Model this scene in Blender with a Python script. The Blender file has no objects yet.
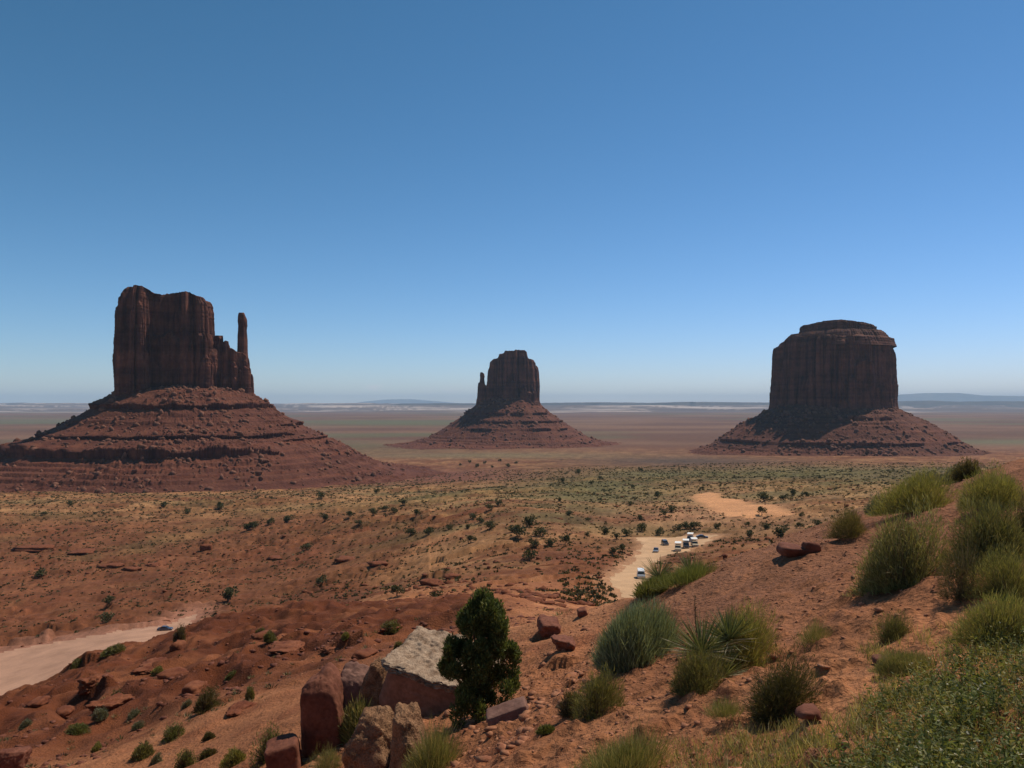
import bpy, bmesh, math, random
import numpy as np
from mathutils import Vector, Matrix

# ------------------------------------------------------------ camera, sky, sun, exposure
F = 796.0           # focal length in pixels at 1024 wide (28 mm on a 36 mm frame)
HY = 405.0          # horizon row; the camera stands at the origin and looks level along +Y
scn = bpy.context.scene
COL = scn.collection
random.seed(7)
rng = np.random.default_rng(11)

cd = bpy.data.cameras.new('camera'); cam = bpy.data.objects.new('camera', cd); COL.objects.link(cam)
cd.sensor_width = 36.0; cd.lens = 36.0 * F / 1024.0
cd.shift_y = (HY - 384.0) / 1024.0
cd.clip_start = 0.1; cd.clip_end = 200000.0
cam.location = (0, 0, 0); cam.rotation_euler = (math.pi / 2, 0, 0)
scn.camera = cam

SUN_EL, SUN_AZ = math.radians(57), math.radians(52)      # azimuth measured from +Y towards +X
w = bpy.data.worlds.new("World"); scn.world = w; w.use_nodes = True
nt = w.node_tree; nt.nodes.clear()
sky = nt.nodes.new('ShaderNodeTexSky'); sky.sky_type = 'NISHITA'; sky.sun_disc = False
sky.sun_elevation = SUN_EL; sky.sun_rotation = SUN_AZ
sky.altitude = 1700; sky.air_density = 1.0; sky.dust_density = 0.2; sky.ozone_density = 2.6
def vmul(src, c):
    n = nt.nodes.new('ShaderNodeVectorMath'); n.operation = 'MULTIPLY'; nt.links.new(src, n.inputs[0]); n.inputs[1].default_value = c; return n.outputs[0]
gm = nt.nodes.new('ShaderNodeGamma'); gm.inputs['Gamma'].default_value = 1.45
nt.links.new(vmul(sky.outputs[0], (.0903, .0903, .0903)), gm.inputs['Color'])
sx = nt.nodes.new('ShaderNodeSeparateXYZ'); nt.links.new(vmul(gm.outputs[0], (1.514, 1.61, 1.566)), sx.inputs[0])
cx_ = nt.nodes.new('ShaderNodeCombineXYZ')
for i_, (p_, k_) in enumerate(((1.034, .92), (.80, .80), (.93, .945))):
    pw = nt.nodes.new('ShaderNodeMath'); pw.operation = 'POWER'; nt.links.new(sx.outputs[i_], pw.inputs[0]); pw.inputs[1].default_value = p_
    ml = nt.nodes.new('ShaderNodeMath'); ml.operation = 'MULTIPLY'; nt.links.new(pw.outputs[0], ml.inputs[0]); ml.inputs[1].default_value = k_ / .087
    nt.links.new(ml.outputs[0], cx_.inputs[i_])
skyc = cx_.outputs[0]
bg = nt.nodes.new('ShaderNodeBackground'); bg.inputs['Strength'].default_value = 0.10
wo = nt.nodes.new('ShaderNodeOutputWorld')
# faint fair-weather cloud wisps low over the far plain
tc = nt.nodes.new('ShaderNodeTexCoord')
sep = nt.nodes.new('ShaderNodeSeparateXYZ'); nt.links.new(tc.outputs['Generated'], sep.inputs[0])
def wmath(op, a, b=None):
    n = nt.nodes.new('ShaderNodeMath'); n.operation = op
    for i, v in enumerate((a, b)):
        if v is None: continue
        if isinstance(v, (int, float)): n.inputs[i].default_value = v
        else: nt.links.new(v, n.inputs[i])
    return n.outputs[0]
az = wmath('ARCTAN2', sep.outputs['X'], sep.outputs['Y'])
el = sep.outputs['Z']
tot = None
for a0, e0, aw, ew, s in ((-0.170, 0.0215, 0.010, 0.0035, 1.0), (-0.082, 0.018, 0.030, 0.005, .6), (-0.16, 0.012, 0.04, 0.003, .35)):
    da = wmath('DIVIDE', wmath('SUBTRACT', az, a0), aw); de = wmath('DIVIDE', wmath('SUBTRACT', el, e0), ew)
    r2 = wmath('ADD', wmath('MULTIPLY', da, da), wmath('MULTIPLY', de, de))
    m = wmath('MULTIPLY', wmath('EXPONENT', wmath('MULTIPLY', r2, -1.0)), s)
    tot = m if tot is None else wmath('ADD', tot, m)
mp = nt.nodes.new('ShaderNodeMapping'); mp.inputs['Scale'].default_value = (60, 60, 260)
nt.links.new(tc.outputs['Generated'], mp.inputs[0])
cn = nt.nodes.new('ShaderNodeTexNoise'); cn.inputs['Scale'].default_value = 1.0; cn.inputs['Detail'].default_value = 5
nt.links.new(mp.outputs[0], cn.inputs['Vector'])
cl = wmath('MULTIPLY', tot, wmath('MAXIMUM', wmath('SUBTRACT', cn.outputs['Fac'], 0.38), 0.0))
mixc = nt.nodes.new('ShaderNodeMixRGB'); mixc.blend_type = 'MIX'
nt.links.new(wmath('MINIMUM', wmath('MULTIPLY', cl, 4.5), .6), mixc.inputs[0])
nt.links.new(skyc, mixc.inputs[1]); mixc.inputs[2].default_value = (9.0, 9.0, 9.2, 1)
nt.links.new(mixc.outputs[0], bg.inputs['Color']); nt.links.new(bg.outputs[0], wo.inputs['Surface'])

sd = bpy.data.lights.new('sun', 'SUN'); sd.energy = 4.7; sd.angle = math.radians(0.53); sd.color = (1.0, 0.89, 0.74)
so = bpy.data.objects.new('sun', sd); COL.objects.link(so)
sdir = Vector((math.sin(SUN_AZ) * math.cos(SUN_EL), math.cos(SUN_AZ) * math.cos(SUN_EL), math.sin(SUN_EL)))
so.rotation_euler = sdir.to_track_quat('Z', 'Y').to_euler(); so.location = sdir * 500

scn.view_settings.view_transform = 'Standard'; scn.view_settings.look = 'None'
scn.view_settings.exposure = -0.2; scn.view_settings.gamma = 1.0
scn.render.engine = 'CYCLES'
scn.cycles.max_bounces = 6; scn.cycles.diffuse_bounces = 3; scn.cycles.volume_bounces = 1
scn.cycles.transparent_max_bounces = 8
scn.cycles.use_denoising = True

# ------------------------------------------------------------ helpers
def tag(o, label=None, cat=None, group=None, kind=None):
    if label: o['label'] = label
    if cat: o['category'] = cat
    if group: o['group'] = group
    if kind: o['kind'] = kind
    return o

def hash2(ix, iy, seed=0):
    h = (ix.astype(np.int64) * 374761393 + iy.astype(np.int64) * 668265263 + seed * 1274126177) & 0xffffffff
    h = ((h ^ (h >> 13)) * 1274126177) & 0xffffffff
    h = ((h ^ (h >> 15)) * 2246822519) & 0xffffffff
    return ((h ^ (h >> 16)) & 0xffffff) / float(0xffffff)

def noise2(x, y, seed=0):
    """smooth gradient noise, about -1..1"""
    x = np.asarray(x, float); y = np.asarray(y, float)
    x0 = np.floor(x); y0 = np.floor(y); fx = x - x0; fy = y - y0
    u = fx * fx * fx * (fx * (fx * 6 - 15) + 10); v = fy * fy * fy * (fy * (fy * 6 - 15) + 10)
    def g(ix, iy, dx, dy):
        a = hash2(ix, iy, seed) * 6.2831853
        return np.cos(a) * dx + np.sin(a) * dy
    a = g(x0, y0, fx, fy); b = g(x0 + 1, y0, fx - 1, fy); c = g(x0, y0 + 1, fx, fy - 1); d = g(x0 + 1, y0 + 1, fx - 1, fy - 1)
    return (a + u * (b - a) + v * ((c + u * (d - c)) - (a + u * (b - a)))) * 1.5

def fbm2(x, y, octs=4, seed=0, gain=0.5):
    s = 0; a = 1.0; f = 1.0; t = 0
    for i in range(octs):
        s = s + a * noise2(x * f + 17.3 * i, y * f - 9.1 * i, seed + i); t += a; a *= gain; f *= 2.03
    return s / t

def noise3(x, y, z, seed=0):
    x0 = np.floor(x); y0 = np.floor(y); z0 = np.floor(z)
    fx = x - x0; fy = y - y0; fz = z - z0
    u = fx * fx * (3 - 2 * fx); v = fy * fy * (3 - 2 * fy); t = fz * fz * (3 - 2 * fz)
    def h(i, j, k): return hash2(x0 + i + (z0 + k) * 57.0, y0 + j + (z0 + k) * 131.0, seed)
    def l2(k):
        a = h(0, 0, k); b = h(1, 0, k); c = h(0, 1, k); d = h(1, 1, k)
        return (a + u * (b - a)) * (1 - v) + (c + u * (d - c)) * v
    return (l2(0) * (1 - t) + l2(1) * t) * 2 - 1

def fbm3(x, y, z, octs=4, seed=0, gain=0.5):
    s = 0; a = 1.0; f = 1.0; t = 0
    for i in range(octs):
        s = s + a * noise3(x * f + 5.2 * i, y * f + 3.7 * i, z * f - 7.9 * i, seed + i); t += a; a *= gain; f *= 2.1
    return s / t

def sstep(a, b, x):
    t = np.clip((x - a) / (b - a), 0, 1); return t * t * (3 - 2 * t)

def mesh_np(name, verts, faces, mat=None, parent=None, col=None, smooth=False, link=True):
    """verts (n,3), faces (m,k) int array (all of one size) or list of such arrays"""
    me = bpy.data.meshes.new(name)
    verts = np.asarray(verts, np.float32)
    fl = faces if isinstance(faces, list) else [faces]
    fl = [np.asarray(f, np.int32) for f in fl if len(f)]
    loops = np.concatenate([f.ravel() for f in fl])
    tots = np.concatenate([np.full(len(f), f.shape[1], np.int32) for f in fl])
    starts = np.concatenate([[0], np.cumsum(tots)[:-1]]).astype(np.int32)
    me.vertices.add(len(verts)); me.vertices.foreach_set('co', verts.ravel())
    me.loops.add(len(loops)); me.loops.foreach_set('vertex_index', loops)
    me.polygons.add(len(tots)); me.polygons.foreach_set('loop_start', starts); me.polygons.foreach_set('loop_total', tots)
    if smooth: me.polygons.foreach_set('use_smooth', np.ones(len(tots), bool))
    me.update(calc_edges=True)
    if col is not None:
        at = me.color_attributes.new('Col', 'FLOAT_COLOR', 'POINT')
        c = np.ones((len(verts), 4), np.float32); c[:, :3] = col
        at.data.foreach_set('color', c.ravel())
    o = bpy.data.objects.new(name, me)
    if mat: me.materials.append(mat)
    if link: COL.objects.link(o)
    if parent: o.parent = parent
    return o

def empty(name, loc=(0, 0, 0), rz=0):
    o = bpy.data.objects.new(name, None); COL.objects.link(o); o.location = loc; o.rotation_euler = (0, 0, rz)
    o.empty_display_size = 0.2
    return o

class NT:
    def __init__(s, name):
        s.m = bpy.data.materials.new(name); s.m.use_nodes = True; s.t = s.m.node_tree; s.t.nodes.clear()
        s.out = s.t.nodes.new('ShaderNodeOutputMaterial')
    def n(s, typ, **kw):
        x = s.t.nodes.new(typ)
        for k, v in kw.items():
            if k in x.inputs.keys(): x.inputs[k].default_value = v
            else: setattr(x, k, v)
        return x
    def l(s, a, b): s.t.links.new(a, b)
    def math(s, op, a, b=None):
        n = s.t.nodes.new('ShaderNodeMath'); n.operation = op
        for i, v in enumerate((a, b)):
            if v is None: continue
            if isinstance(v, (int, float)): n.inputs[i].default_value = v
            else: s.l(v, n.inputs[i])
        return n.outputs[0]
    def noise(s, scale, detail=4, rough=.55, vec=None):
        n = s.n('ShaderNodeTexNoise'); n.inputs['Scale'].default_value = scale; n.inputs['Detail'].default_value = detail
        n.inputs['Roughness'].default_value = rough
        if vec is not None: s.l(vec, n.inputs['Vector'])
        return n.outputs['Fac']
    def ramp(s, fac, stops):
        r = s.n('ShaderNodeValToRGB'); s.l(fac, r.inputs[0]); e = r.color_ramp.elements
        while len(e) < len(stops): e.new(0.5)
        for q, (p, c) in zip(e, stops): q.position = p; q.color = (*c, 1) if len(c) == 3 else c
        return r.outputs[0]
    def mul(s, a, b, f=1.0):
        m = s.n('ShaderNodeMixRGB', blend_type='MULTIPLY'); m.inputs[0].default_value = f
        s.l(a, m.inputs[1])
        if isinstance(b, tuple): m.inputs[2].default_value = (*b, 1)
        else: s.l(b, m.inputs[2])
        return m.outputs[0]
    def bump(s, h, dist, strength=1.0, prev=None):
        b = s.n('ShaderNodeBump'); b.inputs['Distance'].default_value = dist; b.inputs['Strength'].default_value = strength
        s.l(h, b.inputs['Height'])
        if prev is not None: s.l(prev, b.inputs['Normal'])
        return b.outputs[0]
    def bsdf(s, color, rough=.9, normal=None, spec=.2, **kw):
        b = s.n('ShaderNodeBsdfPrincipled'); b.inputs['Roughness'].default_value = rough
        b.inputs['Specular IOR Level'].default_value = spec
        if isinstance(color, tuple): b.inputs['Base Color'].default_value = (*color, 1)
        else: s.l(color, b.inputs['Base Color'])
        if normal is not None: s.l(normal, b.inputs['Normal'])
        for k, v in kw.items(): b.inputs[k].default_value = v
        return b.outputs[0]
    def done(s, surf): s.l(surf, s.out.inputs['Surface']); return s.m

def grey(v): return (v, v, v)

def mat_ground():
    s = NT('desert_soil'); pos = s.n('ShaderNodeNewGeometry').outputs['Position']
    at = s.n('ShaderNodeAttribute', attribute_name='Col')
    n1 = s.noise(0.9, 6, .6, pos); n2 = s.noise(14, 5, .65, pos); n3 = s.noise(0.06, 6, .65, pos)
    c = s.mul(at.outputs['Color'], s.ramp(n1, [(.3, grey(.78)), (.7, grey(1.16))]))
    c = s.mul(c, s.ramp(n3, [(.3, grey(.8)), (.7, grey(1.18))]))
    c = s.mul(c, s.ramp(n2, [(.28, grey(.62)), (.5, grey(1.0)), (.75, grey(1.28))]))
    vo = s.n('ShaderNodeTexVoronoi'); vo.inputs['Scale'].default_value = 9; s.l(pos, vo.inputs['Vector'])
    b = s.bump(n1, .2, .9); b = s.bump(n2, .06, 1.0, b); b = s.bump(vo.outputs['Distance'], .035, .9, b)
    return s.done(s.bsdf(c, .95, b, .1))

def mat_road(name, c0):
    s = NT(name); pos = s.n('ShaderNodeNewGeometry').outputs['Position']
    n1 = s.noise(.12, 6, .6, pos); n2 = s.noise(2.5, 5, .6, pos)
    c = s.ramp(n1, [(.35, tuple(x * .82 for x in c0)), (.65, tuple(x * 1.12 for x in c0))])
    c = s.mul(c, s.ramp(n2, [(.3, grey(.86)), (.7, grey(1.08))]))
    return s.done(s.bsdf(c, .95, s.bump(n2, .05, .8), .1))

def mat_rock(name, base, alt, scale=1.0, strata=0.0, streak=False, bumpd=.5, contrast=1.0):
    """strata: world metres per band; scale: noise features per metre"""
    s = NT(name); pos = s.n('ShaderNodeNewGeometry').outputs['Position']
    n1 = s.noise(scale, 6, .6, pos); n2 = s.noise(scale * 7, 5, .6, pos)
    c = s.ramp(n1, [(.35, base), (.65, alt)])
    c = s.mul(c, s.ramp(n2, [(.3, grey(1 - .3 * contrast)), (.7, grey(1 + .18 * contrast))]))
    if strata:
        mp = s.n('ShaderNodeMapping'); mp.inputs['Scale'].default_value = (.0015, .0015, 1.0 / strata); s.l(pos, mp.inputs[0])
        ns = s.noise(1.0, 4, .6, mp.outputs[0])
        c = s.mul(c, s.ramp(ns, [(.35, (.72, .66, .66)), (.5, grey(1)), (.62, (1.2, 1.12, 1.05))]))
    if streak:
        mp = s.n('ShaderNodeMapping'); mp.inputs['Scale'].default_value = (.09, .09, .006); s.l(pos, mp.inputs[0])
        ns = s.noise(1.0, 5, .6, mp.outputs[0])
        c = s.mul(c, s.ramp(ns, [(.35, (.5, .45, .47)), (.5, grey(1)), (.7, (1.25, 1.2, 1.12))]))
    b = s.bump(n1, bumpd, .8); b = s.bump(n2, bumpd * .25, .9, b)
    return s.done(s.bsdf(c, .9, b, .15))

def mat_leaf(name, trans=.35):
    s = NT(name); at = s.n('ShaderNodeAttribute', attribute_name='Col')
    d = s.bsdf(at.outputs['Color'], .7, None, .25)
    t = s.n('ShaderNodeBsdfTranslucent'); s.l(s.mul(at.outputs['Color'], (1.15, 1.1, .55)), t.inputs['Color'])
    m = s.n('ShaderNodeMixShader'); m.inputs[0].default_value = trans; s.l(d, m.inputs[1]); s.l(t.outputs[0], m.inputs[2])
    return s.done(m.outputs[0])

def mat_flat(name, c, rough=.5, metal=0, spec=.5):
    s = NT(name); pos = s.n('ShaderNodeTexCoord').outputs['Object']
    n = s.noise(6, 3, .5, pos)
    return s.done(s.bsdf(s.ramp(n, [(.3, tuple(x * .9 for x in c)), (.7, tuple(min(1, x * 1.05) for x in c))]), rough, None, spec, Metallic=metal))

M = dict(ground=mat_ground(), leaf=mat_leaf('leaf', .35), dry=mat_leaf('dry_leaf', .25), scrub=mat_leaf('scrub_leaf', .2),
         road=mat_road('packed_sand', (.56, .35, .20)), road2=mat_road('grey_packed_sand', (.44, .25, .165)),
         cliff=mat_rock('cliff_sandstone', (.075, .028, .021), (.17, .066, .042), .03, 14, True, 1.2, .8),
         talus=mat_rock('talus_shale', (.095, .030, .019), (.15, .056, .033), .05, 5, False, 1.4),
         scree=mat_rock('fallen_blocks', (.12, .048, .03), (.24, .11, .07), .15, 0, False, .3),
         clod=mat_rock('dry_clods', (.26, .10, .055), (.42, .19, .10), 6, 0, False, .02),
         mudrock=mat_rock('red_mudstone', (.13, .038, .018), (.24, .085, .04), 1.2, 0, False, .08),
         redrock=mat_rock('red_sandstone', (.13, .045, .028), (.22, .085, .052), 1.6, 0, False, .05),
         greyrock=mat_rock('weathered_pink_sandstone', (.17, .085, .065), (.26, .14, .105), 1.8, 0, False, .04),
         roughrock=mat_rock('ochre_conglomerate', (.21, .105, .055), (.36, .20, .11), 5, 0, False, .12, 1.6),
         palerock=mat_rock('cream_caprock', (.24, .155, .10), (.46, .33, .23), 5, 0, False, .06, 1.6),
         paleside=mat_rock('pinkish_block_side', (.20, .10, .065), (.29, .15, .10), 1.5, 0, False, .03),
         bark=mat_rock('juniper_bark', (.10, .065, .045), (.18, .12, .085), 12, 0, False, .01),
         white=mat_flat('white_paint', (.8, .8, .8), .35), black=mat_flat('black_rubber', (.02, .02, .02), .8),
         dark=mat_flat('dark_paint', (.035, .035, .045), .25), glass=mat_flat('tinted_window', (.02, .025, .03), .08, 0, .8),
         silver=mat_flat('silver_paint', (.42, .43, .45), .3, .6), tanp=mat_flat('tan_paint', (.42, .33, .22), .45),
         rim=mat_flat('wheel_steel', (.35, .35, .36), .35, .8), canvas=mat_flat('white_canvas', (.82, .81, .78), .8),
         blue=mat_flat('slate_blue_paint', (.07, .09, .14), .25), lampm=mat_flat('headlight_glass', (.7, .7, .68), .1))

# ------------------------------------------------------------ terrain: depth table (rows = distance, columns = bearing)
DN = np.array([1, 2, 4, 6.5, 9, 13, 18, 25, 35, 50, 75, 110, 160, 220, 300, 420, 600, 900, 1300, 2000, 3000, 6000, 90000.])
PXN = np.array([0, 128, 256, 384, 512, 640, 768, 896, 1024.])
ZNEAR = {1: [-1.75, -1.73, -1.71, -1.69, -1.67, -1.65, -1.64, -1.63, -1.62], 2: [-2.3, -2.2, -2.1, -2.0, -1.95, -1.9, -1.85, -1.75, -1.68],
         4: [-3.6, -3.35, -3.1, -2.8, -2.55, -2.3, -2.1, -1.86, -1.72]}
PY = {6.5: [1140, 1060, 985, 895, 818, 766, 723, 682, 646], 9: [1110, 1020, 920, 830, 758, 708, 664, 620, 580],
      13: [960, 895, 826, 764, 708, 650, 600, 560, 520], 18: [860, 820, 768, 712, 662, 608, 557, 512, 473],
      25: [800, 765, 722, 676, 632, 601, 552, 505, 470], 35: [765, 737, 692, 655, 622, 604, 562, 540, 482],
      50: [728, 696, 664, 636, 616, 612, 590, 565, 512], 75: [708, 664, 636, 618, 610, 622, 605, 580, 540],
      110: [708, 658, 618, 611, 604, 622, 606, 585, 550], 160: [726, 674, 645, 604, 592, 606, 585, 560, 540],
      220: [678, 650, 640, 598, 576, 575, 562, 535, 520], 300: [620, 614, 606, 580, 545, 546, 537, 512, 500],
      420: [565, 562, 556, 535, 514, 515, 506, 495, 490], 600: [519, 517, 513, 504, 492, 491, 486, 482, 480],
      900: [494, 493, 491, 486, 479, 476, 473, 471, 470], 1300: [483, 482, 481, 476, 469, 466, 463, 462, 461]}
def _row(d):
    if d in ZNEAR: return ZNEAR[d]
    if d in PY: return [-(p - HY) * d / F for p in PY[d]]
    return [-125.0 + (7 if d == 2000 and c > 3 else 0) for c in range(9)]
ZT = np.array([_row(d) for d in DN])
LD = np.log(DN)

def _cr(p0, p1, p2, p3, t):
    return .5 * (2 * p1 + (p2 - p0) * t + (2 * p0 - 5 * p1 + 4 * p2 - p3) * t * t + (3 * p1 - p0 - 3 * p2 + p3) * t ** 3)

def base_z(px, d):
    fi = np.interp(np.log(np.maximum(d, 1)), LD, np.arange(len(LD))); fj = np.interp(px, PXN, np.arange(9))
    i = np.clip(np.floor(fi).astype(int), 0, len(LD) - 2); j = np.clip(np.floor(fj).astype(int), 0, 7)
    ti = fi - i; tj = fj - j
    rows = []
    for a in range(-1, 3):
        ii = np.clip(i + a, 0, len(LD) - 1)
        q = [ZT[ii, np.clip(j + b, 0, 8)] for b in range(-1, 3)]
        rows.append(_cr(q[0], q[1], q[2], q[3], tj))
    return _cr(rows[0], rows[1], rows[2], rows[3], ti)

_scan = np.exp(np.linspace(math.log(1.5), math.log(60000), 4000))
def hit_base(px, py, zf=None, dmin=0):
    """first ground point seen in the direction of the pixel -> (x, y, z)"""
    x = (px - 512) / F * _scan
    z = base_z(np.full_like(_scan, float(px)), _scan) if zf is None else zf(x, _scan)
    yy = HY - F * z / _scan
    k = np.argmax((yy <= py) & (_scan > dmin))
    d = _scan[k]
    return (px - 512) / F * d, d, z[k]

def poly_world(pts, dmin=140): return np.array([hit_base(px, py, None, dmin)[:2] for px, py in pts])

def poly_sd(x, y, P):
    """signed distance to polygon, negative inside"""
    lo = P.min(0) - 60; hi = P.max(0) + 60
    out = np.full(x.shape, 60.0)
    m = (x > lo[0]) & (x < hi[0]) & (y > lo[1]) & (y < hi[1])
    if not m.any(): return out
    X = x[m]; Y = y[m]; ins = np.zeros(X.shape, bool); dd = np.full(X.shape, 1e9)
    n = len(P)
    for i in range(n):
        ax, ay = P[i]; bx, by = P[(i + 1) % n]
        c = ((ay > Y) != (by > Y)) & (X < (bx - ax) * (Y - ay) / (by - ay + 1e-12) + ax); ins ^= c
        t = np.clip(((X - ax) * (bx - ax) + (Y - ay) * (by - ay)) / ((bx - ax) ** 2 + (by - ay) ** 2 + 1e-9), 0, 1)
        dd = np.minimum(dd, np.hypot(X - ax - t * (bx - ax), Y - ay - t * (by - ay)))
    out[m] = np.where(ins, -dd, dd)
    return out

ROAD_R = poly_world([(630, 606), (618, 592), (604, 581), (617, 574), (626, 567), (634, 559), (640, 551), (642, 545), (634, 537.5), (650, 536.5), (668, 537.5), (684, 536), (700, 535), (718, 534.3),
                     (714, 538.5), (703, 546), (690, 551), (676, 554), (664, 557), (655, 563), (648, 571), (652, 582), (660, 592), (662, 604)])
ROAD_L = poly_world([(-60, 668), (0, 653), (60, 643), (110, 634), (150, 627), (172, 624), (186, 618), (196, 613), (196, 620), (186, 628), (170, 640), (110, 672), (40, 700), (-60, 730)])
SAND = poly_world([(688, 497), (697, 493.5), (710, 491.5), (722, 493.5), (721, 497), (738, 499), (752, 503.5), (772, 505), (786, 509.5), (796, 513.5), (781, 516.5), (766, 514), (750, 517), (728, 515), (712, 511), (703, 505)])

SC = [  # scarps: pixel of the foot, width px, height px
    (30, 550, 26, 4), (78, 552, 22, 3), (205, 548, 10, 7), (275, 558, 16, 3), (105, 567, 40, 2.5), (150, 566, 25, 2.5), (345, 560, 22, 3), (378, 563, 18, 4),
    (432, 580, 16, 9), (455, 575, 14, 5), (300, 532, 30, 2), (250, 545, 25, 2.5), (410, 556, 30, 2.5), (55, 575, 25, 2),
    (86, 676, 13, 20), (100, 704, 16, 20), (145, 668, 16, 6), (168, 674, 14, 6), (186, 688, 12, 9), (174, 640, 7, 13), (176, 655, 8, 12),
    (258, 632, 14, 9), (276, 650, 24, 9), (392, 628, 15, 14), (232, 710, 18, 9), (350, 652, 26, 10), (300, 598, 40, 2), (30, 700, 14, 8), (55, 712, 12, 8),
    (542, 640, 8, 15), (562, 660, 15, 14), (571, 684, 6, 12), (520, 596, 30, 3), (470, 592, 30, 3)]
SCW = []
for px, py, wp, hp in SC:
    x, d, z = hit_base(px, py); q_ = py > 600 and px < 500; SCW.append((x, d, wp * d / F * (1.8 if q_ else 1), hp * d / F * (.5 if q_ else 1)))

def height(x, y, fine=True):
    x = np.asarray(x, float); y = np.asarray(y, float)
    d = np.maximum(y, 1.0); px = 512 + F * x / d
    z = base_z(np.clip(px, 0, 1024), d)
    rr = poly_sd(x, y, ROAD_R); rl = poly_sd(x, y, ROAD_L); rs = poly_sd(x, y, SAND)
    calm = sstep(-4, 8, rr) * sstep(-4, 10, rl) * (.15 + .85 * sstep(-6, 10, rs))
    amp = calm
    n = 0
    for lam, A, k in ((0.35, .022, 0), (0.9, .06, 1), (2.3, .13, 2), (6, .28, 3), (16, .50, 4), (45, 1.1, 5), (130, 2.4, 6), (420, 5, 7)):
        wn = np.clip(d / (lam * 3.2), 0, 1) ** 1.5                     # long waves only matter farther out
        wn = wn * np.clip(1 - (d / (lam * (60 if k == 0 else 900))), 0, 1)
        if lam > 20: wn = wn * (1 - .75 * sstep(1200, 2600, d))
        if k < 2 and not fine: continue
        n = n + A * wn * noise2(x / lam + 3.1 * k, y / lam, 40 + k)
    # stepped rock ledges in the middle distance
    f = fbm2(x / 70, y / 38, 4, 5) * 3.2 + 5
    fr = f - np.floor(f); st = (np.floor(f) + sstep(.44, .52, fr) - f)
    patch = sstep(-.1, .35, fbm2(x / 160, y / 110, 3, 9))
    n = n + st * 3.2 * sstep(140, 260, d) * (1 - sstep(900, 1500, d)) * patch
    # rills of the red mound
    mound = sstep(28, 45, d) * (1 - sstep(120, 170, d)) * (1 - sstep(470, 560, px))
    rg = 1 - np.abs(fbm2(x / 11 + y / 30, y / 17, 4, 21)) * 2
    rg2 = 1 - np.abs(fbm2(x / 4.2 + 7, y / 5.5, 3, 23)) * 2
    n = n + mound * ((rg - .5) * 1.7 + (rg2 - .5) * .55)
    # crumbly clods near by
    near = 1 - sstep(30, 60, d)
    n = n + near * (1 - sstep(12, 22, d)) * np.maximum(noise2(x / .28, y / .28, 71) - .2, 0) * .15 + (1 - sstep(6, 11, d)) * np.maximum(noise2(x / .13, y / .13, 73) - .25, 0) * .08 + near * np.maximum(noise2(x / .75, y / .75, 74) - .25, 0) * .16 + near * .03 * np.minimum(noise2(x / .6, y / .6, 72), 0)
    n = n + (.9 + .9 * (px < 430)) * sstep(150, 260, d) * (1 - sstep(700, 1100, d)) * (1 - np.abs(fbm2(x / 26, y / 18, 3, 61)) * 2)
    z = z + n * amp
    for (sx, sy, sw, sh) in SCW:
        m = (np.abs(x - sx) < sw * 3) & (np.abs(y - sy) < sw * 8 + sh * 6)
        if not m.any(): continue
        X = x[m] - sx; Y = y[m] - sy
        Y = Y + sh * .5 * noise2(x[m] / (sw * 1.1), np.full(X.shape, sy), 77) + X * .35
        hgt = sh * (.8 + .3 * noise2(x[m] / sw, y[m] / sw, 79)) * np.exp(-(X / sw) ** 2) * sstep(-.1 * sh, .35 * sh, Y) * np.exp(-np.maximum(Y, 0) / (sh * 3.0 + sw * .4))
        hgt = hgt - .35 * sh * np.exp(-(X / sw) ** 2) * np.exp(-(np.minimum(Y, 0) / (sh * .8)) ** 2) * (Y < 0.1 * sh)
        z[m] += hgt
    # far mesas beyond the plain
    far = sstep(13000, 16000, d)
    if np.any(far > 0):
        mf = fbm2(x / 5200 + 3, y / 2600, 4, 31)
        ramp = (d - 15000) / 9000
        v = mf * .8 + ramp
        h = 55 * sstep(.0, .1, v) + 60 * sstep(.42, .52, v) + 62 * sstep(.95, 1.05, v) - 40 * sstep(1.8, 3, v)
        h = h + 14 * fbm2(x / 900, y / 500, 3, 33) * sstep(.2, .5, v)
        z = z + h * far
    return z

# ---- ground colour: soil, sand, scrub and rock tones, with broad bands over the plain
def ellipse(px, ly, cx, cy, wx, wy):
    """soft patch at pixel (cx, cy) half size wx, wy: ly = nominal row of the bare plain"""
    return np.exp(-(((px - cx) / wx) ** 2 + ((ly - cy) / wy) ** 2))

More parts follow.
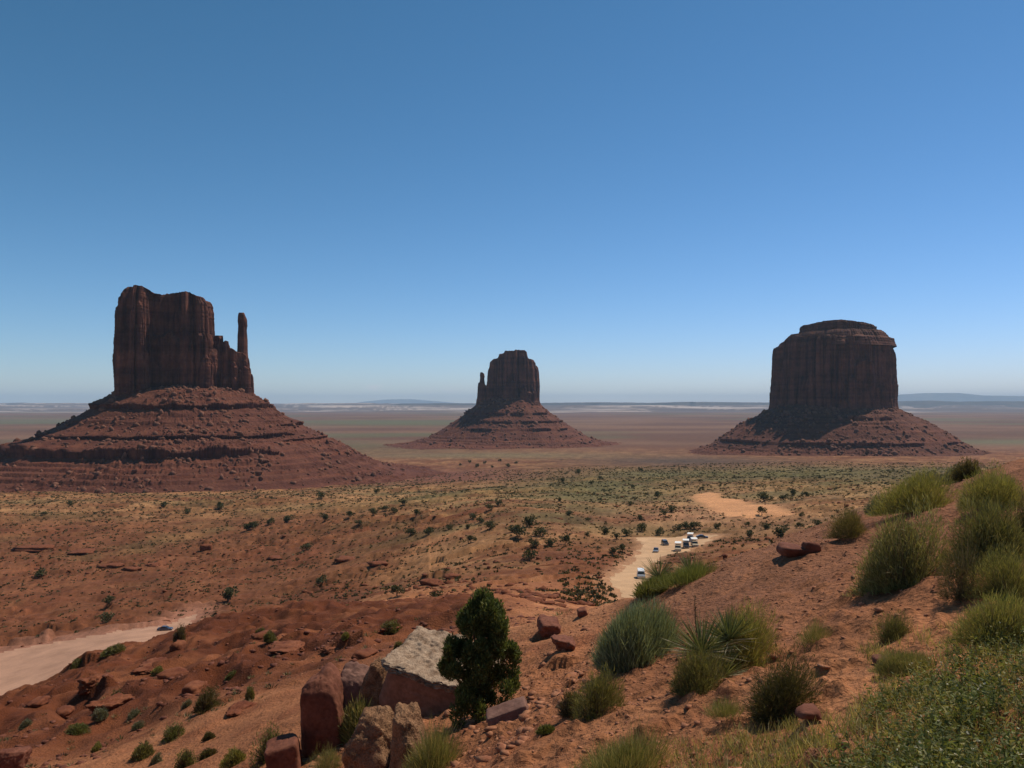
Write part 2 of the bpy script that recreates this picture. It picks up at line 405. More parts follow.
def ground_color(x, y, z):
    d = np.maximum(y, 1.0); px = 512 + F * x / d; py = HY - F * z / d
    C = lambda *c: np.array(c)[None, :]
    def mix(a, b, t): return a * (1 - t[:, None]) + b * t[:, None]
    n1 = fbm2(x / 60, y / 60, 5, 51); n2 = fbm2(x / 9, y / 9, 4, 52); n3 = fbm2(x / 400, y / 260, 4, 53); n4 = fbm2(x / 2.2, y / 2.2, 3, 54)
    c = np.repeat(C(.36, .145, .066), len(x), 0)
    c = mix(c, C(.49, .215, .10), sstep(-.1, .6, n2))
    c = mix(c, C(.26, .09, .042), sstep(.0, .5, -n4) * .7)
    # right slope: darker purplish crumbly soil higher up
    t = sstep(7, 14, d) * (1 - sstep(30, 50, d)) * sstep(560, 720, px)
    c = mix(c, C(.25, .11, .06), t * sstep(-.5, .3, n2 + .3) * .85)
    # red mound
    t = sstep(24, 40, d) * (1 - sstep(140, 190, d)) * (1 - sstep(440, 560, px))
    c = mix(c, mix(np.repeat(C(.11, .031, .013), len(x), 0), C(.24, .083, .036), sstep(-.1, .6, n2)), t * .95)
    # middle flats, brown and tan
    t = sstep(150, 240, d)
    b = mix(np.repeat(C(.17, .062, .028), len(x), 0), C(.31, .15, .068), sstep(-.2, .35, n1 + .5 * fbm2(x / 14, y / 9, 3, 62)))
    c = mix(c, b, t)
    # tan grassy flats
    t = sstep(250, 420, d) * (1 - sstep(900, 1200, d))
    c = mix(c, C(.34, .20, .085), t * (.45 + .55 * sstep(240, 460, px)) * sstep(-.25, .35, n3 + .1 + .6 * fbm2(x / 30, y / 20, 3, 63)) * .8)
    t = t * sstep(-.15, .35, fbm2(x / 110, y / 70, 4, 57))
    c = mix(c, C(.115, .10, .042), t * (.4 + .35 * sstep(240, 460, px)))
    # reddish flats to the left
    t = (1 - sstep(300, 460, px)) * sstep(210, 300, d) * (1 - sstep(520, 640, d)) * sstep(-.4, .2, n1 + .15)
    c = mix(c, C(.165, .056, .027), t * .8)
    # broad bands farther out
    c = mix(c, C(.115, .10, .042), ellipse(px, py, 800, 474, 260, 9) * .9 * (d > 500))
    c = mix(c, C(.115, .11, .045), ellipse(px, py, 600, 488, 90, 14) * .7 * (d > 300))
    c = mix(c, C(.165, .065, .043), ellipse(px, py, 440, 476, 110, 9) * .95 * (d > 500))
    c = mix(c, C(.095, .062, .045), ellipse(px, py, 680, 461, 120, 5) * 1.0 * (d > 900))  # darker grey-brown band lying across the plain
    c = mix(c, C(.16, .15, .08), ellipse(px, py, 470, 455, 160, 3.5) * .8 * (d > 1200))
    c = mix(c, C(.42, .22, .12), ellipse(px, py, 735, 515, 110, 14) * .55 * (d > 300))
    t = sstep(1500, 2600, d)
    far = mix(np.repeat(C(.14, .07, .045), len(x), 0), C(.21, .115, .07), sstep(-.2, .3, fbm2(x / 1500, y / 700, 4, 58)))
    far = mix(far, C(.12, .115, .06), sstep(.05, .4, fbm2(x / 2300 + 9, y / 1300, 4, 59)) * .8)
    far = mix(far, C(.125, .125, .06), ellipse(px, py, 400, 423, 110, 3.0) * .8)
    far = mix(far, C(.14, .135, .075), ellipse(px, py, 1000, 442, 120, 3.0) * .8)
    far = mix(far, C(.13, .13, .075), ellipse(px, py, 30, 421, 110, 3.0) * .8)
    c = mix(c, far, t)
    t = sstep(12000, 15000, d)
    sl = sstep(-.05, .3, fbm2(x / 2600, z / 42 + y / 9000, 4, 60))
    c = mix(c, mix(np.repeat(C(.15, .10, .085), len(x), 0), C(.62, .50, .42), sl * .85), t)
    # road shoulders and the bare sand patch
    rr = poly_sd(x, y, ROAD_R); rl = poly_sd(x, y, ROAD_L); rs = poly_sd(x, y, SAND)
    wv = n1 * 4
    c = mix(c, C(.48, .26, .14), (1 - sstep(-1, 5, rr + wv)) * .8)
    c = mix(c, C(.36, .17, .11), (1 - sstep(-1, 14, rl + wv)) * .8)
    c = mix(c, C(.66, .32, .15), (1 - sstep(-4, 4, rs + wv * 1.6 + n2 * 3)) * (.8 + .2 * n4))
    # speckle of stones and dry litter
    c = c * (1 + .10 * np.clip(n4, -1, 1))[:, None]
    k = sstep(140, 240, d) * (1 - sstep(1500, 2600, d)) * sstep(-3, 4, rr) * sstep(-3, 6, rl) * sstep(-1, 3, rs)
    q = fbm2(x / (1.8 + 3.0 * sstep(300, 900, d)), y / (4.0 + 10 * sstep(300, 900, d)), 3, 66); q2 = fbm2(x / 22, y / 30, 4, 67)
    c = c * (1 + k * (.30 * np.clip(q * 1.6, -1, 1) + .28 * np.clip(q2 * 1.8, -1, 1)))[:, None]
    c = mix(c, C(.12, .05, .03), k * sstep(.35, .6, fbm2(x / 34, y / 11, 4, 68)) * .7)
    return np.clip(c, .01, .9)

def build_ground():
    cx = np.concatenate([np.linspace(-2600, -240, 50)[:-1], np.linspace(-240, -30, 60)[:-1], np.linspace(-30, 1054, 860), np.linspace(1054, 1264, 60)[1:], np.linspace(1264, 3600, 50)[1:]])
    lr = lambda a, b, n: np.exp(np.linspace(math.log(a), math.log(b), n))[:-1]
    ds = np.concatenate([lr(.4, 3.4, 30), lr(3.4, 30, 400), lr(30, 130, 210), lr(130, 1000, 380), lr(1000, 3000, 110), lr(3000, 13000, 60), lr(13000, 26000, 110), lr(26000, 60000, 14), [60000.]])
    PX, D = np.meshgrid(cx, ds); X = (PX - 512) / F * D
    x = X.ravel(); y = D.ravel(); z = height(x, y)
    nr, nc = D.shape
    idx = np.arange(nr * nc).reshape(nr, nc)
    f = np.stack([idx[:-1, :-1], idx[:-1, 1:], idx[1:, 1:], idx[1:, :-1]], -1).reshape(-1, 4)
    v = np.stack([x, y, z], 1)
    g = mesh_np('ground', v, f, M['ground'], col=ground_color(x, y, z), smooth=True)
    tag(g, 'red desert soil falling from the rim down to the wide valley floor', kind='structure')
    for nm, P, mt in (('dirt_road', ROAD_R, M['road']), ('dirt_road', ROAD_L, M['road2'])):
        sd_ = poly_sd(x, y, P) + 2.0 * noise2(x / 7, y / 7, 5) + .7 * noise2(x / 2, y / 2, 6)
        fm = (sd_[f] < 0).all(1)
        ff = f[fm]; u, inv = np.unique(ff, return_inverse=True)
        vv = v[u].copy(); vv[:, 2] += .03
        r = mesh_np(nm, vv, inv.reshape(-1, 4), mt, smooth=True)
        tag(r, 'pale dirt road winding through the scrub' if P is ROAD_R else 'wide dusty road curving behind the red mound', kind='structure')
    return g
build_ground()

def gz(x, y): return float(height(np.array([float(x)]), np.array([float(y)]))[0])
_hz = height
def at(px, py, dmin=0):
    x, d, z = hit_base(px, py, _hz, dmin); return Vector((x, d, z))

# ------------------------------------------------------------ distant ridges (parts of the terrain)
def ridge(name, d, depth, prof, amp, col, seed, label):
    px = np.arange(prof[0][0], prof[-1][0] + 1, 2.0)
    top = np.interp(px, [p[0] for p in prof], [p[1] for p in prof])
    rows = []; q = np.array([0, .15, .3, .42, .5, .62, .8, 1.0]); hh = np.array([0, .12, .35, .85, 1.0, .97, .5, 0])
    n = fbm2(px / 23.0, px * 0 + seed, 4, seed)
    for a, b in zip(q, hh):
        dd = d + depth * a + 600 * fbm2(px / 30, px * 0 + a * 3, 3, seed + 1)
        zt = (HY - top) * (d + depth * .45) / F + amp * n
        z = -130 + (zt + 130) * b
        rows.append(np.stack([(px - 512) / F * dd, dd, z], 1))
    v = np.concatenate(rows); k = len(px); idx = np.arange(len(v)).reshape(len(q), k)
    f = np.stack([idx[:-1, :-1], idx[:-1, 1:], idx[1:, 1:], idx[1:, :-1]], -1).reshape(-1, 4)
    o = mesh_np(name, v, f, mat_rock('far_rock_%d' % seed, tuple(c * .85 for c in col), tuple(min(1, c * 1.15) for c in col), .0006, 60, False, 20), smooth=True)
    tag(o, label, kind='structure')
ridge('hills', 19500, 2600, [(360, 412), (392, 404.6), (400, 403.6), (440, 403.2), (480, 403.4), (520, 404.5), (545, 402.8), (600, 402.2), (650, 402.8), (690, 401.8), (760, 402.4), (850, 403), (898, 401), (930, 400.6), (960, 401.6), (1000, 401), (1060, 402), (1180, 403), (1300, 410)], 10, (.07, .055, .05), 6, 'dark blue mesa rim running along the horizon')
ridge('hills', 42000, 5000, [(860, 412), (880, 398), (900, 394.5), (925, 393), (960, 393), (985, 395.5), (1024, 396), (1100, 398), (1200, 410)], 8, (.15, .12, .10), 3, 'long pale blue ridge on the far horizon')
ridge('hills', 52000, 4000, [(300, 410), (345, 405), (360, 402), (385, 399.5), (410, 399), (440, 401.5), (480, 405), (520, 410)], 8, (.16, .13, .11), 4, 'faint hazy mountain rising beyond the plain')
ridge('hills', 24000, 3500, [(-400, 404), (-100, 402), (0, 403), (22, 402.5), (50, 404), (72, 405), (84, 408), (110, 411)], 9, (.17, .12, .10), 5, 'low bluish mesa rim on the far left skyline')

# ------------------------------------------------------------ haze: the air of the valley
def build_haze():
    bm = bmesh.new(); bmesh.ops.create_cube(bm, size=1)
    me = bpy.data.meshes.new('haze'); 
    X = 300000.; y0, y1 = -3000., 62000.; z0, z1 = -175., 730.
    for v in bm.verts: v.co = Vector((v.co.x * X, (y0 + y1) / 2 + v.co.y * (y1 - y0), (z0 + z1) / 2 + v.co.z * (z1 - z0)))
    bm.to_mesh(me); bm.free(); o = bpy.data.objects.new('haze', me); COL.objects.link(o)
    m = bpy.data.materials.new('haze_air'); m.use_nodes = True; t = m.node_tree; t.nodes.clear()
    out = t.nodes.new('ShaderNodeOutputMaterial'); pv = t.nodes.new('ShaderNodeVolumePrincipled')
    pv.inputs['Color'].default_value = (.52, .76, 1.0, 1); pv.inputs['Density'].default_value = 2.8e-5
    pv.inputs['Anisotropy'].default_value = 0.0
    t.links.new(pv.outputs[0], out.inputs['Volume']); me.materials.append(m)
    m.cycles.homogeneous_volume = True
    tag(o, 'thin blue haze over the valley', kind='stuff')
build_haze()

# ------------------------------------------------------------ buttes
def ico(sub):
    bm = bmesh.new(); bmesh.ops.create_icosphere(bm, subdivisions=sub, radius=1)
    v = np.array([p.co[:] for p in bm.verts]); f = np.array([[q.index for q in p.verts] for p in bm.faces]); bm.free()
    return v / np.linalg.norm(v, axis=1)[:, None], f
ICO = {k: ico(k) for k in (1, 2, 3, 5, 6)}

def block(parent, name, poly, zb, topx, topz, taper, cy_front, seed, nth=520, nz=150, amp=1.0, cap=0.0, wob=1.0, label=None):
    """cliff-walled rock tower. poly: footprint (x, y) local metres; topx/topz: crest height across x; taper: [(t, scale)]"""
    P = np.array(poly, float); n = len(P)
    # closed Catmull-Rom outline resampled by arc length
    tt = np.linspace(0, n, 2000, endpoint=False); i = tt.astype(int); t = (tt - i)[:, None]
    C = _cr(P[(i - 1) % n], P[i % n], P[(i + 1) % n], P[(i + 2) % n], t)
    seg = np.hypot(*(np.roll(C, -1, 0) - C).T); s = np.concatenate([[0], np.cumsum(seg)]); L = s[-1]
    sq = np.linspace(0, L, nth, endpoint=False)
    Cc = np.concatenate([C, C[:1]]); ox = np.interp(sq, s, Cc[:, 0]); oy = np.interp(sq, s, Cc[:, 1])
    tx = np.roll(ox, -1) - np.roll(ox, 1); ty = np.roll(oy, -1) - np.roll(oy, 1); l = np.hypot(tx, ty); nx, ny = ty / l, -tx / l
    cen = P.mean(0)
    if ((ox - cen[0]) * nx + (oy - cen[1]) * ny).mean() < 0: nx, ny = -nx, -ny
    blocky = lambda x, y: 2.4 * amp * np.floor(2.6 * fbm2(x / 17, y / 17, 3, seed + 30)) / 2.6
    rows = []
    T = np.concatenate([np.linspace(0, .96, nz - 12), np.linspace(.965, 1, 12)])
    hgt = max(topz) - zb
    gq = np.random.default_rng(seed); cols = []
    for lam, A in ((34, 13.0), (15, 7.0), (6.5, 3.2), (3.2, 1.2)):
        if lam * 5 > L: continue
        e = [0.0]
        while e[-1] < L: e.append(e[-1] + lam * gq.uniform(.45, 1.7))
        e = np.array(e) * L / e[-1]; k = np.clip(np.searchsorted(e, sq, 'right') - 1, 0, len(e) - 2); u = (sq - e[k]) / (e[k + 1] - e[k]); m_ = len(e)
        cols.append((A * amp, k, u, gq.uniform(-.5, .5, m_), gq.uniform(.25, 1.15, m_), gq.uniform(.05, .6, m_), gq.uniform(0, .5, m_), gq.uniform(.5, 1.4, m_), gq.uniform(.0, .4, m_)))
    def wallrelief(t, z):
        a = 0
        wav = .05 * noise2(sq / 11, z / 30, seed + 2)
        for (A, k, u, off, h1, p1, h2, bul, p2) in cols:
            uu = np.clip(u + .05 * noise2(z / 22, k * 3.7, seed + 1), 0, 1)
            arch = (2 * uu - 1) ** 2
            b_ = A * bul[k] * .55 * (1 - arch ** 2) ** .5          # rounded pillar between two joints
            b_ = b_ + A * off[k]
            b_ = b_ + A * p1[k] * sstep(h1[k] + .02, h1[k] - .02, t + .10 * arch + wav)   # slab ending under an arch
            b_ = b_ + A * p2[k] * sstep(h2[k] + .015, h2[k] - .015, t + .06 * arch + wav)
            a = a + b_
        return a
    a_mid = float(np.percentile(wallrelief(.5, zb + .5 * hgt + sq * 0), 80))
    for t in T:
        sc = np.interp(t, [a for a, b in taper], [b for a, b in taper])
        x = cen[0] + (ox - cen[0]) * sc; y = cen[1] + (oy - cen[1]) * sc
        zt = np.interp(x, topx, topz) + blocky(x, y)
        z = zb + (zt - zb) * t
        a = wallrelief(t, z) - a_mid; lm = amp * (1.0 + 4.0 * float(sstep(.2, .55, np.array(t)))); a = np.where(a > lm, lm + (a - lm) * .3, a)
        a = a + 1.0 * amp * fbm3(x / 9, y / 9, z / 14, 4, seed + 11) + .5 * amp * wob * noise2(x / 80, z / 2.2, seed + 9)
        rows.append(np.stack([x + nx * a, y + ny * a, z], 1))
    rim = rows[-1]
    m = 26
    for j in range(1, m + 1):
        q = 1 - j / m
        x = cen[0] + (rim[:, 0] - cen[0]) * q; y = cen[1] + (rim[:, 1] - cen[1]) * q
        zt = np.interp(x, topx, topz) + blocky(x, y)
        z = zt + cap * math.sqrt(max(0, 1 - q * q)) + 1.6 * amp * fbm3(x / 12, y / 12, zt * 0 + 3, 3, seed + 20) * (1 - q) ** .3 + .8 * noise2(x / 5, y / 5, seed) * (j > 1)
        rows.append(np.stack([x, y, z], 1))
    v = np.concatenate(rows); R = len(rows); idx = np.arange(len(v)).reshape(R, nth)
    nx_ = np.roll(idx, -1, 1)
    f = np.stack([idx[:-1], nx_[:-1], nx_[1:], idx[1:]], -1).reshape(-1, 4)
    o = mesh_np(name, v, f, M['cliff'], parent, smooth=True)
    if label: o['label'] = label
    return o

def talus(parent, prof, aspect, seed, ledges, name='talus_slope', D_far=False, nth=1300, nr=420, gul=3.5, cx=0, cy=0, skew=None):
    """prof: [(r, z)]; ledges: [(z, height, bench, arc_from, arc_to)] angles with 0 = right, -90 = towards the viewer"""
    # more vertices on the half that faces the rim
    u = np.linspace(0, 1, nth, endpoint=False)
    th = 2 * math.pi * u + .55 * np.sin(2 * math.pi * u) - math.pi / 2 - math.pi  # densest at -pi/2
    pr = np.array(prof); r0, r1 = pr[0, 0], pr[-1, 0]
    q = np.linspace(0, 1, nr); r = r0 + (r1 - r0) * q
    TH, R = np.meshgrid(th, r)
    wobr = 1 + .05 * noise3(np.cos(TH) * 2.2, np.sin(TH) * 2.2, R / 400, seed)
    zc = np.interp(R * wobr, pr[:, 0], pr[:, 1])
    ax = aspect[0]; ay = aspect[1]
    X = np.cos(TH) * R * ax; Y = np.sin(TH) * R * ay
    if skew is not None:
        X = X + skew * (R - r0) / (r1 - r0) * 0
    # radial gullies
    gq = (R - r0) / (r1 - r0)
    zc = zc + gul * (fbm3(np.cos(TH) * 5, np.sin(TH) * 5, gq * 1.2, 3, seed + 3)) * np.sin(np.clip(gq * 1.15, 0, 1) * math.pi) ** .6
    z = zc.copy()
    deg = np.degrees(TH); deg = (deg + 180) % 360 - 180
    for (z0, H, bench, a0, a1) in ledges:
        zz0 = z0 + 1.0 * noise3(np.cos(TH) * 3, np.sin(TH) * 3, zc * 0 + 2, seed + 5) + .15 * noise3(X / 14, Y / 14, zc * 0, seed + 6)
        Hm = H * np.clip(.85 + .8 * fbm3(np.cos(TH) * 7 + z0, np.sin(TH) * 7, zc * 0, 3, seed + 7), .55, 1.2)
        Hm = Hm * sstep(a0 - 6, a0 + 6, deg) * (1 - sstep(a1 - 6, a1 + 6, deg))
        uu = zc - zz0
        z = z + np.where(uu > 0, Hm * np.clip(1 - uu / (bench), 0, 1), 0)
        scal = np.abs(noise3(np.cos(TH) * 13 + z0, np.sin(TH) * 13, zc * 0, seed + 8))
        z = z + Hm * (.7 if H > 10 else .2) * np.clip(.8 - scal * 2.2, 0, 1) * np.exp(-(np.minimum(uu, 0) / (.55 * H)) ** 2) * (uu <= 0) - .2 * Hm * np.exp(-(np.minimum(uu, 0) / (.5 * H)) ** 2) * (uu <= 0)
        if H >= 4:
            k = np.argmax(uu <= 0, 0); J = np.arange(len(th)); hm = Hm[k, J]; a_in = (deg[0] > a0) & (deg[0] < a1) & (k > 0) & (hm > (.74 * H if D_far else .2 * H))
            bx, by, bz = X[k, J], Y[k, J], zz0[k, J]; cxn, syn = np.cos(th), np.sin(th)
            arc = np.arctan2(by, bx) * np.hypot(bx, by)
            jut = .9 * noise2(arc / 7, arc * 0 + z0, seed + 21) + .5 * np.sign(noise2(arc / 3.5, arc * 0 + z0, seed + 22))
            rows = []
            for o_, zz in ((-.5, -2.5), (.8, .0), (1.2, .35), (1.9, .7), (2.4, 1.0)):
                ox_ = o_ + jut * (.4 + .6 * max(zz, 0)); rows.append(np.stack([bx + cxn * ox_, by + syn * ox_, bz + (hm * zz * (1 + .12 * jut) if zz > 0 else zz)], 1))
            rows.append(np.stack([bx - cxn * 7, by - syn * 7, bz + hm * 1.0 + .6], 1))
            V_ = np.concatenate(rows); I_ = np.arange(len(V_)).reshape(len(rows), len(th)); ok = a_in[:-1] & a_in[1:]
            Fq = np.stack([I_[:-1, :-1], I_[:-1, 1:], I_[1:, 1:], I_[1:, :-1]], -1)
            e_ = np.flatnonzero(np.diff(np.concatenate([[0], ok.astype(int), [0]])))
            for c0, c1 in zip(e_[::2], e_[1::2]):                    # one ledge per unbroken run of cliff
                if c1 - c0 < 10: continue
                u_, inv_ = np.unique(Fq[:, c0:c1].reshape(-1, 4), return_inverse=True); mesh_np('rock_ledge', V_[u_], inv_.reshape(-1, 4), M['cliff'], parent)
    # blocks fallen from the cliff
    bl = np.maximum(noise3(X / 6, Y / 6, z * 0, seed + 12) - .35, 0) * 5.0 + np.maximum(noise3(X / 2.8, Y / 2.8, z * 0, seed + 13) - .3, 0) * 2.6
    z = z + bl * sstep(-.3, .3, noise3(X / 60, Y / 60, z * 0, seed + 14) + .1) * (1 - sstep(.72, .95, gq)) + .35 * noise3(X / 2.2, Y / 2.2, z * 0, seed + 15)
    v = np.stack([X.ravel() + cx, Y.ravel() + cy, z.ravel()], 1)
    idx = np.arange(len(v)).reshape(nr, nth); nx_ = np.roll(idx, -1, 1)
    f = np.stack([idx[:-1], idx[1:], nx_[1:], nx_[:-1]], -1).reshape(-1, 4)
    return mesh_np(name, v, f, M['talus'], parent, smooth=True)

def px2(D, pxc, fd=0):  # column/row -> local metres in a frame whose y axis runs away from the rim
    a = math.atan((pxc - 512) / F); cx = (pxc - 512) * D / F
    def X(px): u = (px - 512) / F; return (u * D - cx) / (math.cos(a) + u * math.sin(a))
    def Z(py, px=pxc): return (HY - py) * (D - fd - X(px) * math.sin(a)) / F
    return X, Z

def crest(X, Z, pts): return [X(p) for p, q in pts], [Z(q, p) for p, q in pts]
GRP = 'sandstone buttes standing on the valley floor'
def scree(t, n, lo, hi, seed, rmax):
    """loose blocks lying on a talus slope"""
    g = np.random.default_rng(seed); me = t.data
    co = np.empty(len(me.vertices) * 3, np.float32); me.vertices.foreach_get('co', co); co = co.reshape(-1, 3)
    k = g.choice(len(co), n * 4); P = co[k]; rr = np.hypot(P[:, 0], P[:, 1])
    P = P[(rr < rmax) & (P[:, 1] < 120) & (fbm2(P[:, 0] / 60, P[:, 1] / 60, 3, seed) > g.uniform(-.5, .35, len(P)))][:n]
    u, f = ICO[1]; n = len(P); kk = len(u)
    sz = lo + (hi - lo) * g.random(n) ** 3
    v = u[None] * g.uniform(.55, 1.3, (n, 1, 3)) * (1 + .2 * g.normal(size=(n, kk, 1))) * sz[:, None, None] + P[:, None]
    ff = (f[None] + (np.arange(n) * kk)[:, None, None]).reshape(-1, 3)
    o = mesh_np('scree', v.reshape(-1, 3), ff, M['scree'], t.parent); o['kind'] = 'stuff'

def west():
    D = 1200; pc = 185; X, Z = px2(D, pc, 60)
    b = empty('sandstone_butte', ((pc - 512) * D / F, D, 0), -math.atan((pc - 512) / F))
    tag(b, 'left red butte with broad sheer tower and slender thumb spire on its right', 'butte', GRP)
    t = talus(b, [(60, 26), (98, 19), (118, 5), (150, -16), (205, -46), (245, -62), (272, -78), (305, -92), (350, -104), (420, -114), (640, -142)], (.94, .98), 3,
          [(-4, 6.5, 20, -180, -12), (11, 3.5, 9, -110, -30), (-44, 5, 15, -180, -42), (-64, 12, 22, -175, -62), (-30, 4, 10, -40, 10), (-50, 4, 12, -52, 0),
           (-24, 3, 8, -175, -100), (-74, 3, 5.5, -180, -60), (-79.5, 3, 5, -180, -50), (-85, 3, 5, -180, -55), (-91, 3, 5, -180, -60)], gul=3.0)
    scree(t, 2600, .8, 4.6, 5, 330)
    main = [(X(117), -40), (X(120), -58), (X(134), -72), (X(150), -68), (X(157), -44), (X(166), -32), (X(173), -44), (X(182), -64), (X(196), -68), (X(210), -58),
            (X(216), -30), (X(217), 0), (X(212), 45), (X(180), 62), (X(140), 60), (X(119), 40), (X(116), 0)]
    c = crest(X, Z, [(110, 299), (117, 297), (120.5, 291), (125, 287.5), (133, 285), (138, 284.5), (146, 286), (153, 289.5), (156, 291), (166, 291), (180, 290), (190, 291), (195, 294), (203, 296), (210, 298), (214, 300.5), (219, 305)])
    block(b, 'cliff_tower', main, 4, *c, [(0, 1.02), (.06, .985), (.3, 1.0), (.62, 1.0), (.66, .985), (.9, .97), (.97, .955), (1, .935)], 0, 5, 1000, 230)
    sh = [(X(210), -30), (X(216), -46), (X(226), -50), (X(236), -48), (X(246), -46), (X(252), -36), (X(254), -10), (X(250), 20), (X(230), 30), (X(212), 25)]
    X2, Z2 = px2(D, pc, 42)
    c = crest(X2, Z2, [(208, 330), (216, 338), (218, 345), (221, 343), (224, 340), (227, 341), (229, 347), (232, 349), (236, 352), (242, 353), (246, 356), (249, 362), (251, 376), (254, 384)])
    block(b, 'cliff_shoulder', sh, 4, *c, [(0, 1.04), (.3, 1.0), (.8, .95), (1, .90)], 0, 15, 480, 130, .62)
    sp = [(X(236), -24), (X(240), -32), (X(245), -29), (X(248), -18), (X(245), -8), (X(240), -5), (X(236.5), -12)]
    c = crest(X2, Z2, [(230, 313.5), (236, 312), (238, 311), (243, 311.5), (245, 316), (250, 318)])
    block(b, 'thumb_spire', sp, 4, *c, [(0, 1.5), (.2, 1.3), (.45, 1.05), (.6, .9), (.75, .86), (.86, .74), (.92, .84), (.98, .8), (1, .7)], 0, 25, 220, 190, .26, 0, 1.4)

def east():
    D = 2500; pc = 508; X, Z = px2(D, pc, 60)
    b = empty('sandstone_butte', ((pc - 512) * D / F, D, 0))
    tag(b, 'smallest and farthest butte, between the other two, thin spire on its left', 'butte', GRP)
    t = talus(b, [(60, 36), (92, 14), (150, -32), (205, -66), (260, -98), (290, -110), (350, -121), (450, -130), (800, -142)], (.94, .92), 43,
          [(-28, 5, 20, -180, -20), (-52, 4.5, 14, -120, -10), (-74, 6, 18, -130, -25), (-98, 3, 6, -180, 0), (-106, 3, 6, -180, 0), (-112, 3, 6, -180, 0)], D_far=True, gul=7, nth=1000, nr=320)
    scree(t, 1200, 1.5, 6.5, 6, 320)
    main = [(X(487), -30), (X(491), -62), (X(502), -72), (X(518), -70), (X(532), -60), (X(537.5), -25), (X(537), 30), (X(525), 62), (X(500), 62), (X(488), 30)]
    c = crest(X, Z, [(484, 376), (488.5, 370), (490.5, 362), (494, 358.5), (498.5, 357.8), (499.3, 354), (504, 353), (505, 351), (514, 350.5), (515.5, 349.6), (524, 349.8), (526.5, 352), (527.5, 358), (533, 359), (535, 361), (540, 366)])
    block(b, 'cliff_tower', main, -8, *c, [(0, 1.08), (.15, 1.02), (.5, 1.0), (.85, .96), (1, .91)], 0, 45, 620, 150, .9)
    sh = [(X(477), -20), (X(480), -45), (X(488), -52), (X(494), -40), (X(494), 20), (X(484), 30), (X(478), 10)]
    c = crest(X, Z, [(474, 384), (479, 382), (484, 383), (487, 386), (492, 385)])
    block(b, 'cliff_shoulder', sh, -12, *c, [(0, 1.12), (.4, 1.0), (1, .9)], 0, 46, 260, 90, .5)
    sp = [(X(479.5), -18), (X(481.5), -26), (X(484.5), -24), (X(485.5), -14), (X(483.5), -4), (X(480), -6)]
    c = crest(X, Z, [(476, 372.5), (480, 372), (482, 371.5), (485, 373.5), (488, 374)])
    block(b, 'thumb_spire', sp, -4, *c, [(0, 1.5), (.5, 1.15), (.72, .9), (.84, .7), (.92, .85), (1, .7)], 0, 47, 120, 120, .25)

def merrick():
    D = 2000; pc = 833; X, Z = px2(D, pc, 110)
    b = empty('sandstone_butte', ((pc - 512) * D / F, D, 0), -math.atan((pc - 512) / F))
    tag(b, 'right massive butte with stepped flat cap and long shadow down its slope', 'butte', GRP)
    t = talus(b, [(110, 4), (142, -8), (225, -50), (282, -91), (305, -106), (350, -119), (420, -128), (700, -142)], (1.0, 1.0), 63,
          [(-34, 6, 16, -85, -40), (-44, 3.5, 8, -80, -40), (-88, 4.5, 12, -170, -20), (-104, 3, 6, -160, -60), (-66, 3.5, 8, -60, -20), (-20, 3.5, 10, -60, -20)], D_far=True, gul=6, nth=1200, nr=360)
    scree(t, 2200, 1.3, 6.5, 7, 330)
    main = [(X(769), 60), (X(772), 10), (X(788), -50), (X(808), -108), (X(834), -140), (X(862), -122), (X(884), -80), (X(895), -32), (X(896), 20),
            (X(889), 80), (X(860), 130), (X(815), 130), (X(780), 105)]
    c = crest(X, Z, [(760, 347), (770, 344), (781, 343.5), (783, 339), (790, 336), (800, 334.5), (868, 335), (884, 338), (890, 342), (898, 348)])
    block(b, 'cliff_tower', main, -14, *c, [(0, 1.02), (.10, 1.0), (.4, .997), (.7, .992), (.9, .985), (.96, .975), (1, .955)], 0, 65, 1000, 200, 1.05)
    def scale(poly, k, dx=0): c = np.array(poly).mean(0); return [((p[0] - c[0]) * k + c[0] + dx, (p[1] - c[1]) * k + c[1]) for p in poly]
    z_ = px2(D, pc, 75)[1]
    block(b, 'cap_bench', scale(main, .83, X(837) - X(834)), Z(345), [-400, 400], [z_(329.5)] * 2, [(0, 1.14), (.25, 1.10), (.5, 1.07), (.58, 1.0), (.8, .96), (1, .88)], 0, 66, 760, 50, .55, 0, 3.5)
    c = crest(X, z_, [(795, 323), (802, 322), (820, 320.5), (840, 319.2), (860, 320.8), (876, 322), (882, 323)])
    block(b, 'cap_rock', scale(main, .60, X(838.5) - X(834)), z_(331.5), *c, [(0, .96), (.35, 1.0), (.8, 1.01), (1, .98)], 0, 67, 620, 50, .5, 0, 2.5)
west(); east(); merrick()

# ------------------------------------------------------------ boulders
def rock_shape(sub, planes, seed, rough=.05, fr=1.6, soft=14):
    u, f = ICO[sub]
    inv = 0
    for (nx, ny, nz, h) in planes:
        n = np.array([nx, ny, nz]); n = n / np.linalg.norm(n)
        k = np.maximum(u @ n, 0) / h
        inv = inv + k ** soft
    r = 1 / inv ** (1 / soft)
    p = u * r[:, None]
    nn = fbm3(p[:, 0] * fr, p[:, 1] * fr, p[:, 2] * fr, 5, seed, .55)
    cr = np.abs(fbm3(p[:, 0] * fr * .7 + 9, p[:, 1] * fr * .7, p[:, 2] * fr * 1.3, 3, seed + 40))
    p = p * (1 + rough * nn * 2.4 - .045 * np.exp(-(cr / .035) ** 2) + .35 * rough * noise3(p[:, 0] * fr * 9, p[:, 1] * fr * 9, p[:, 2] * fr * 9, seed + 3))[:, None]
    return p, f

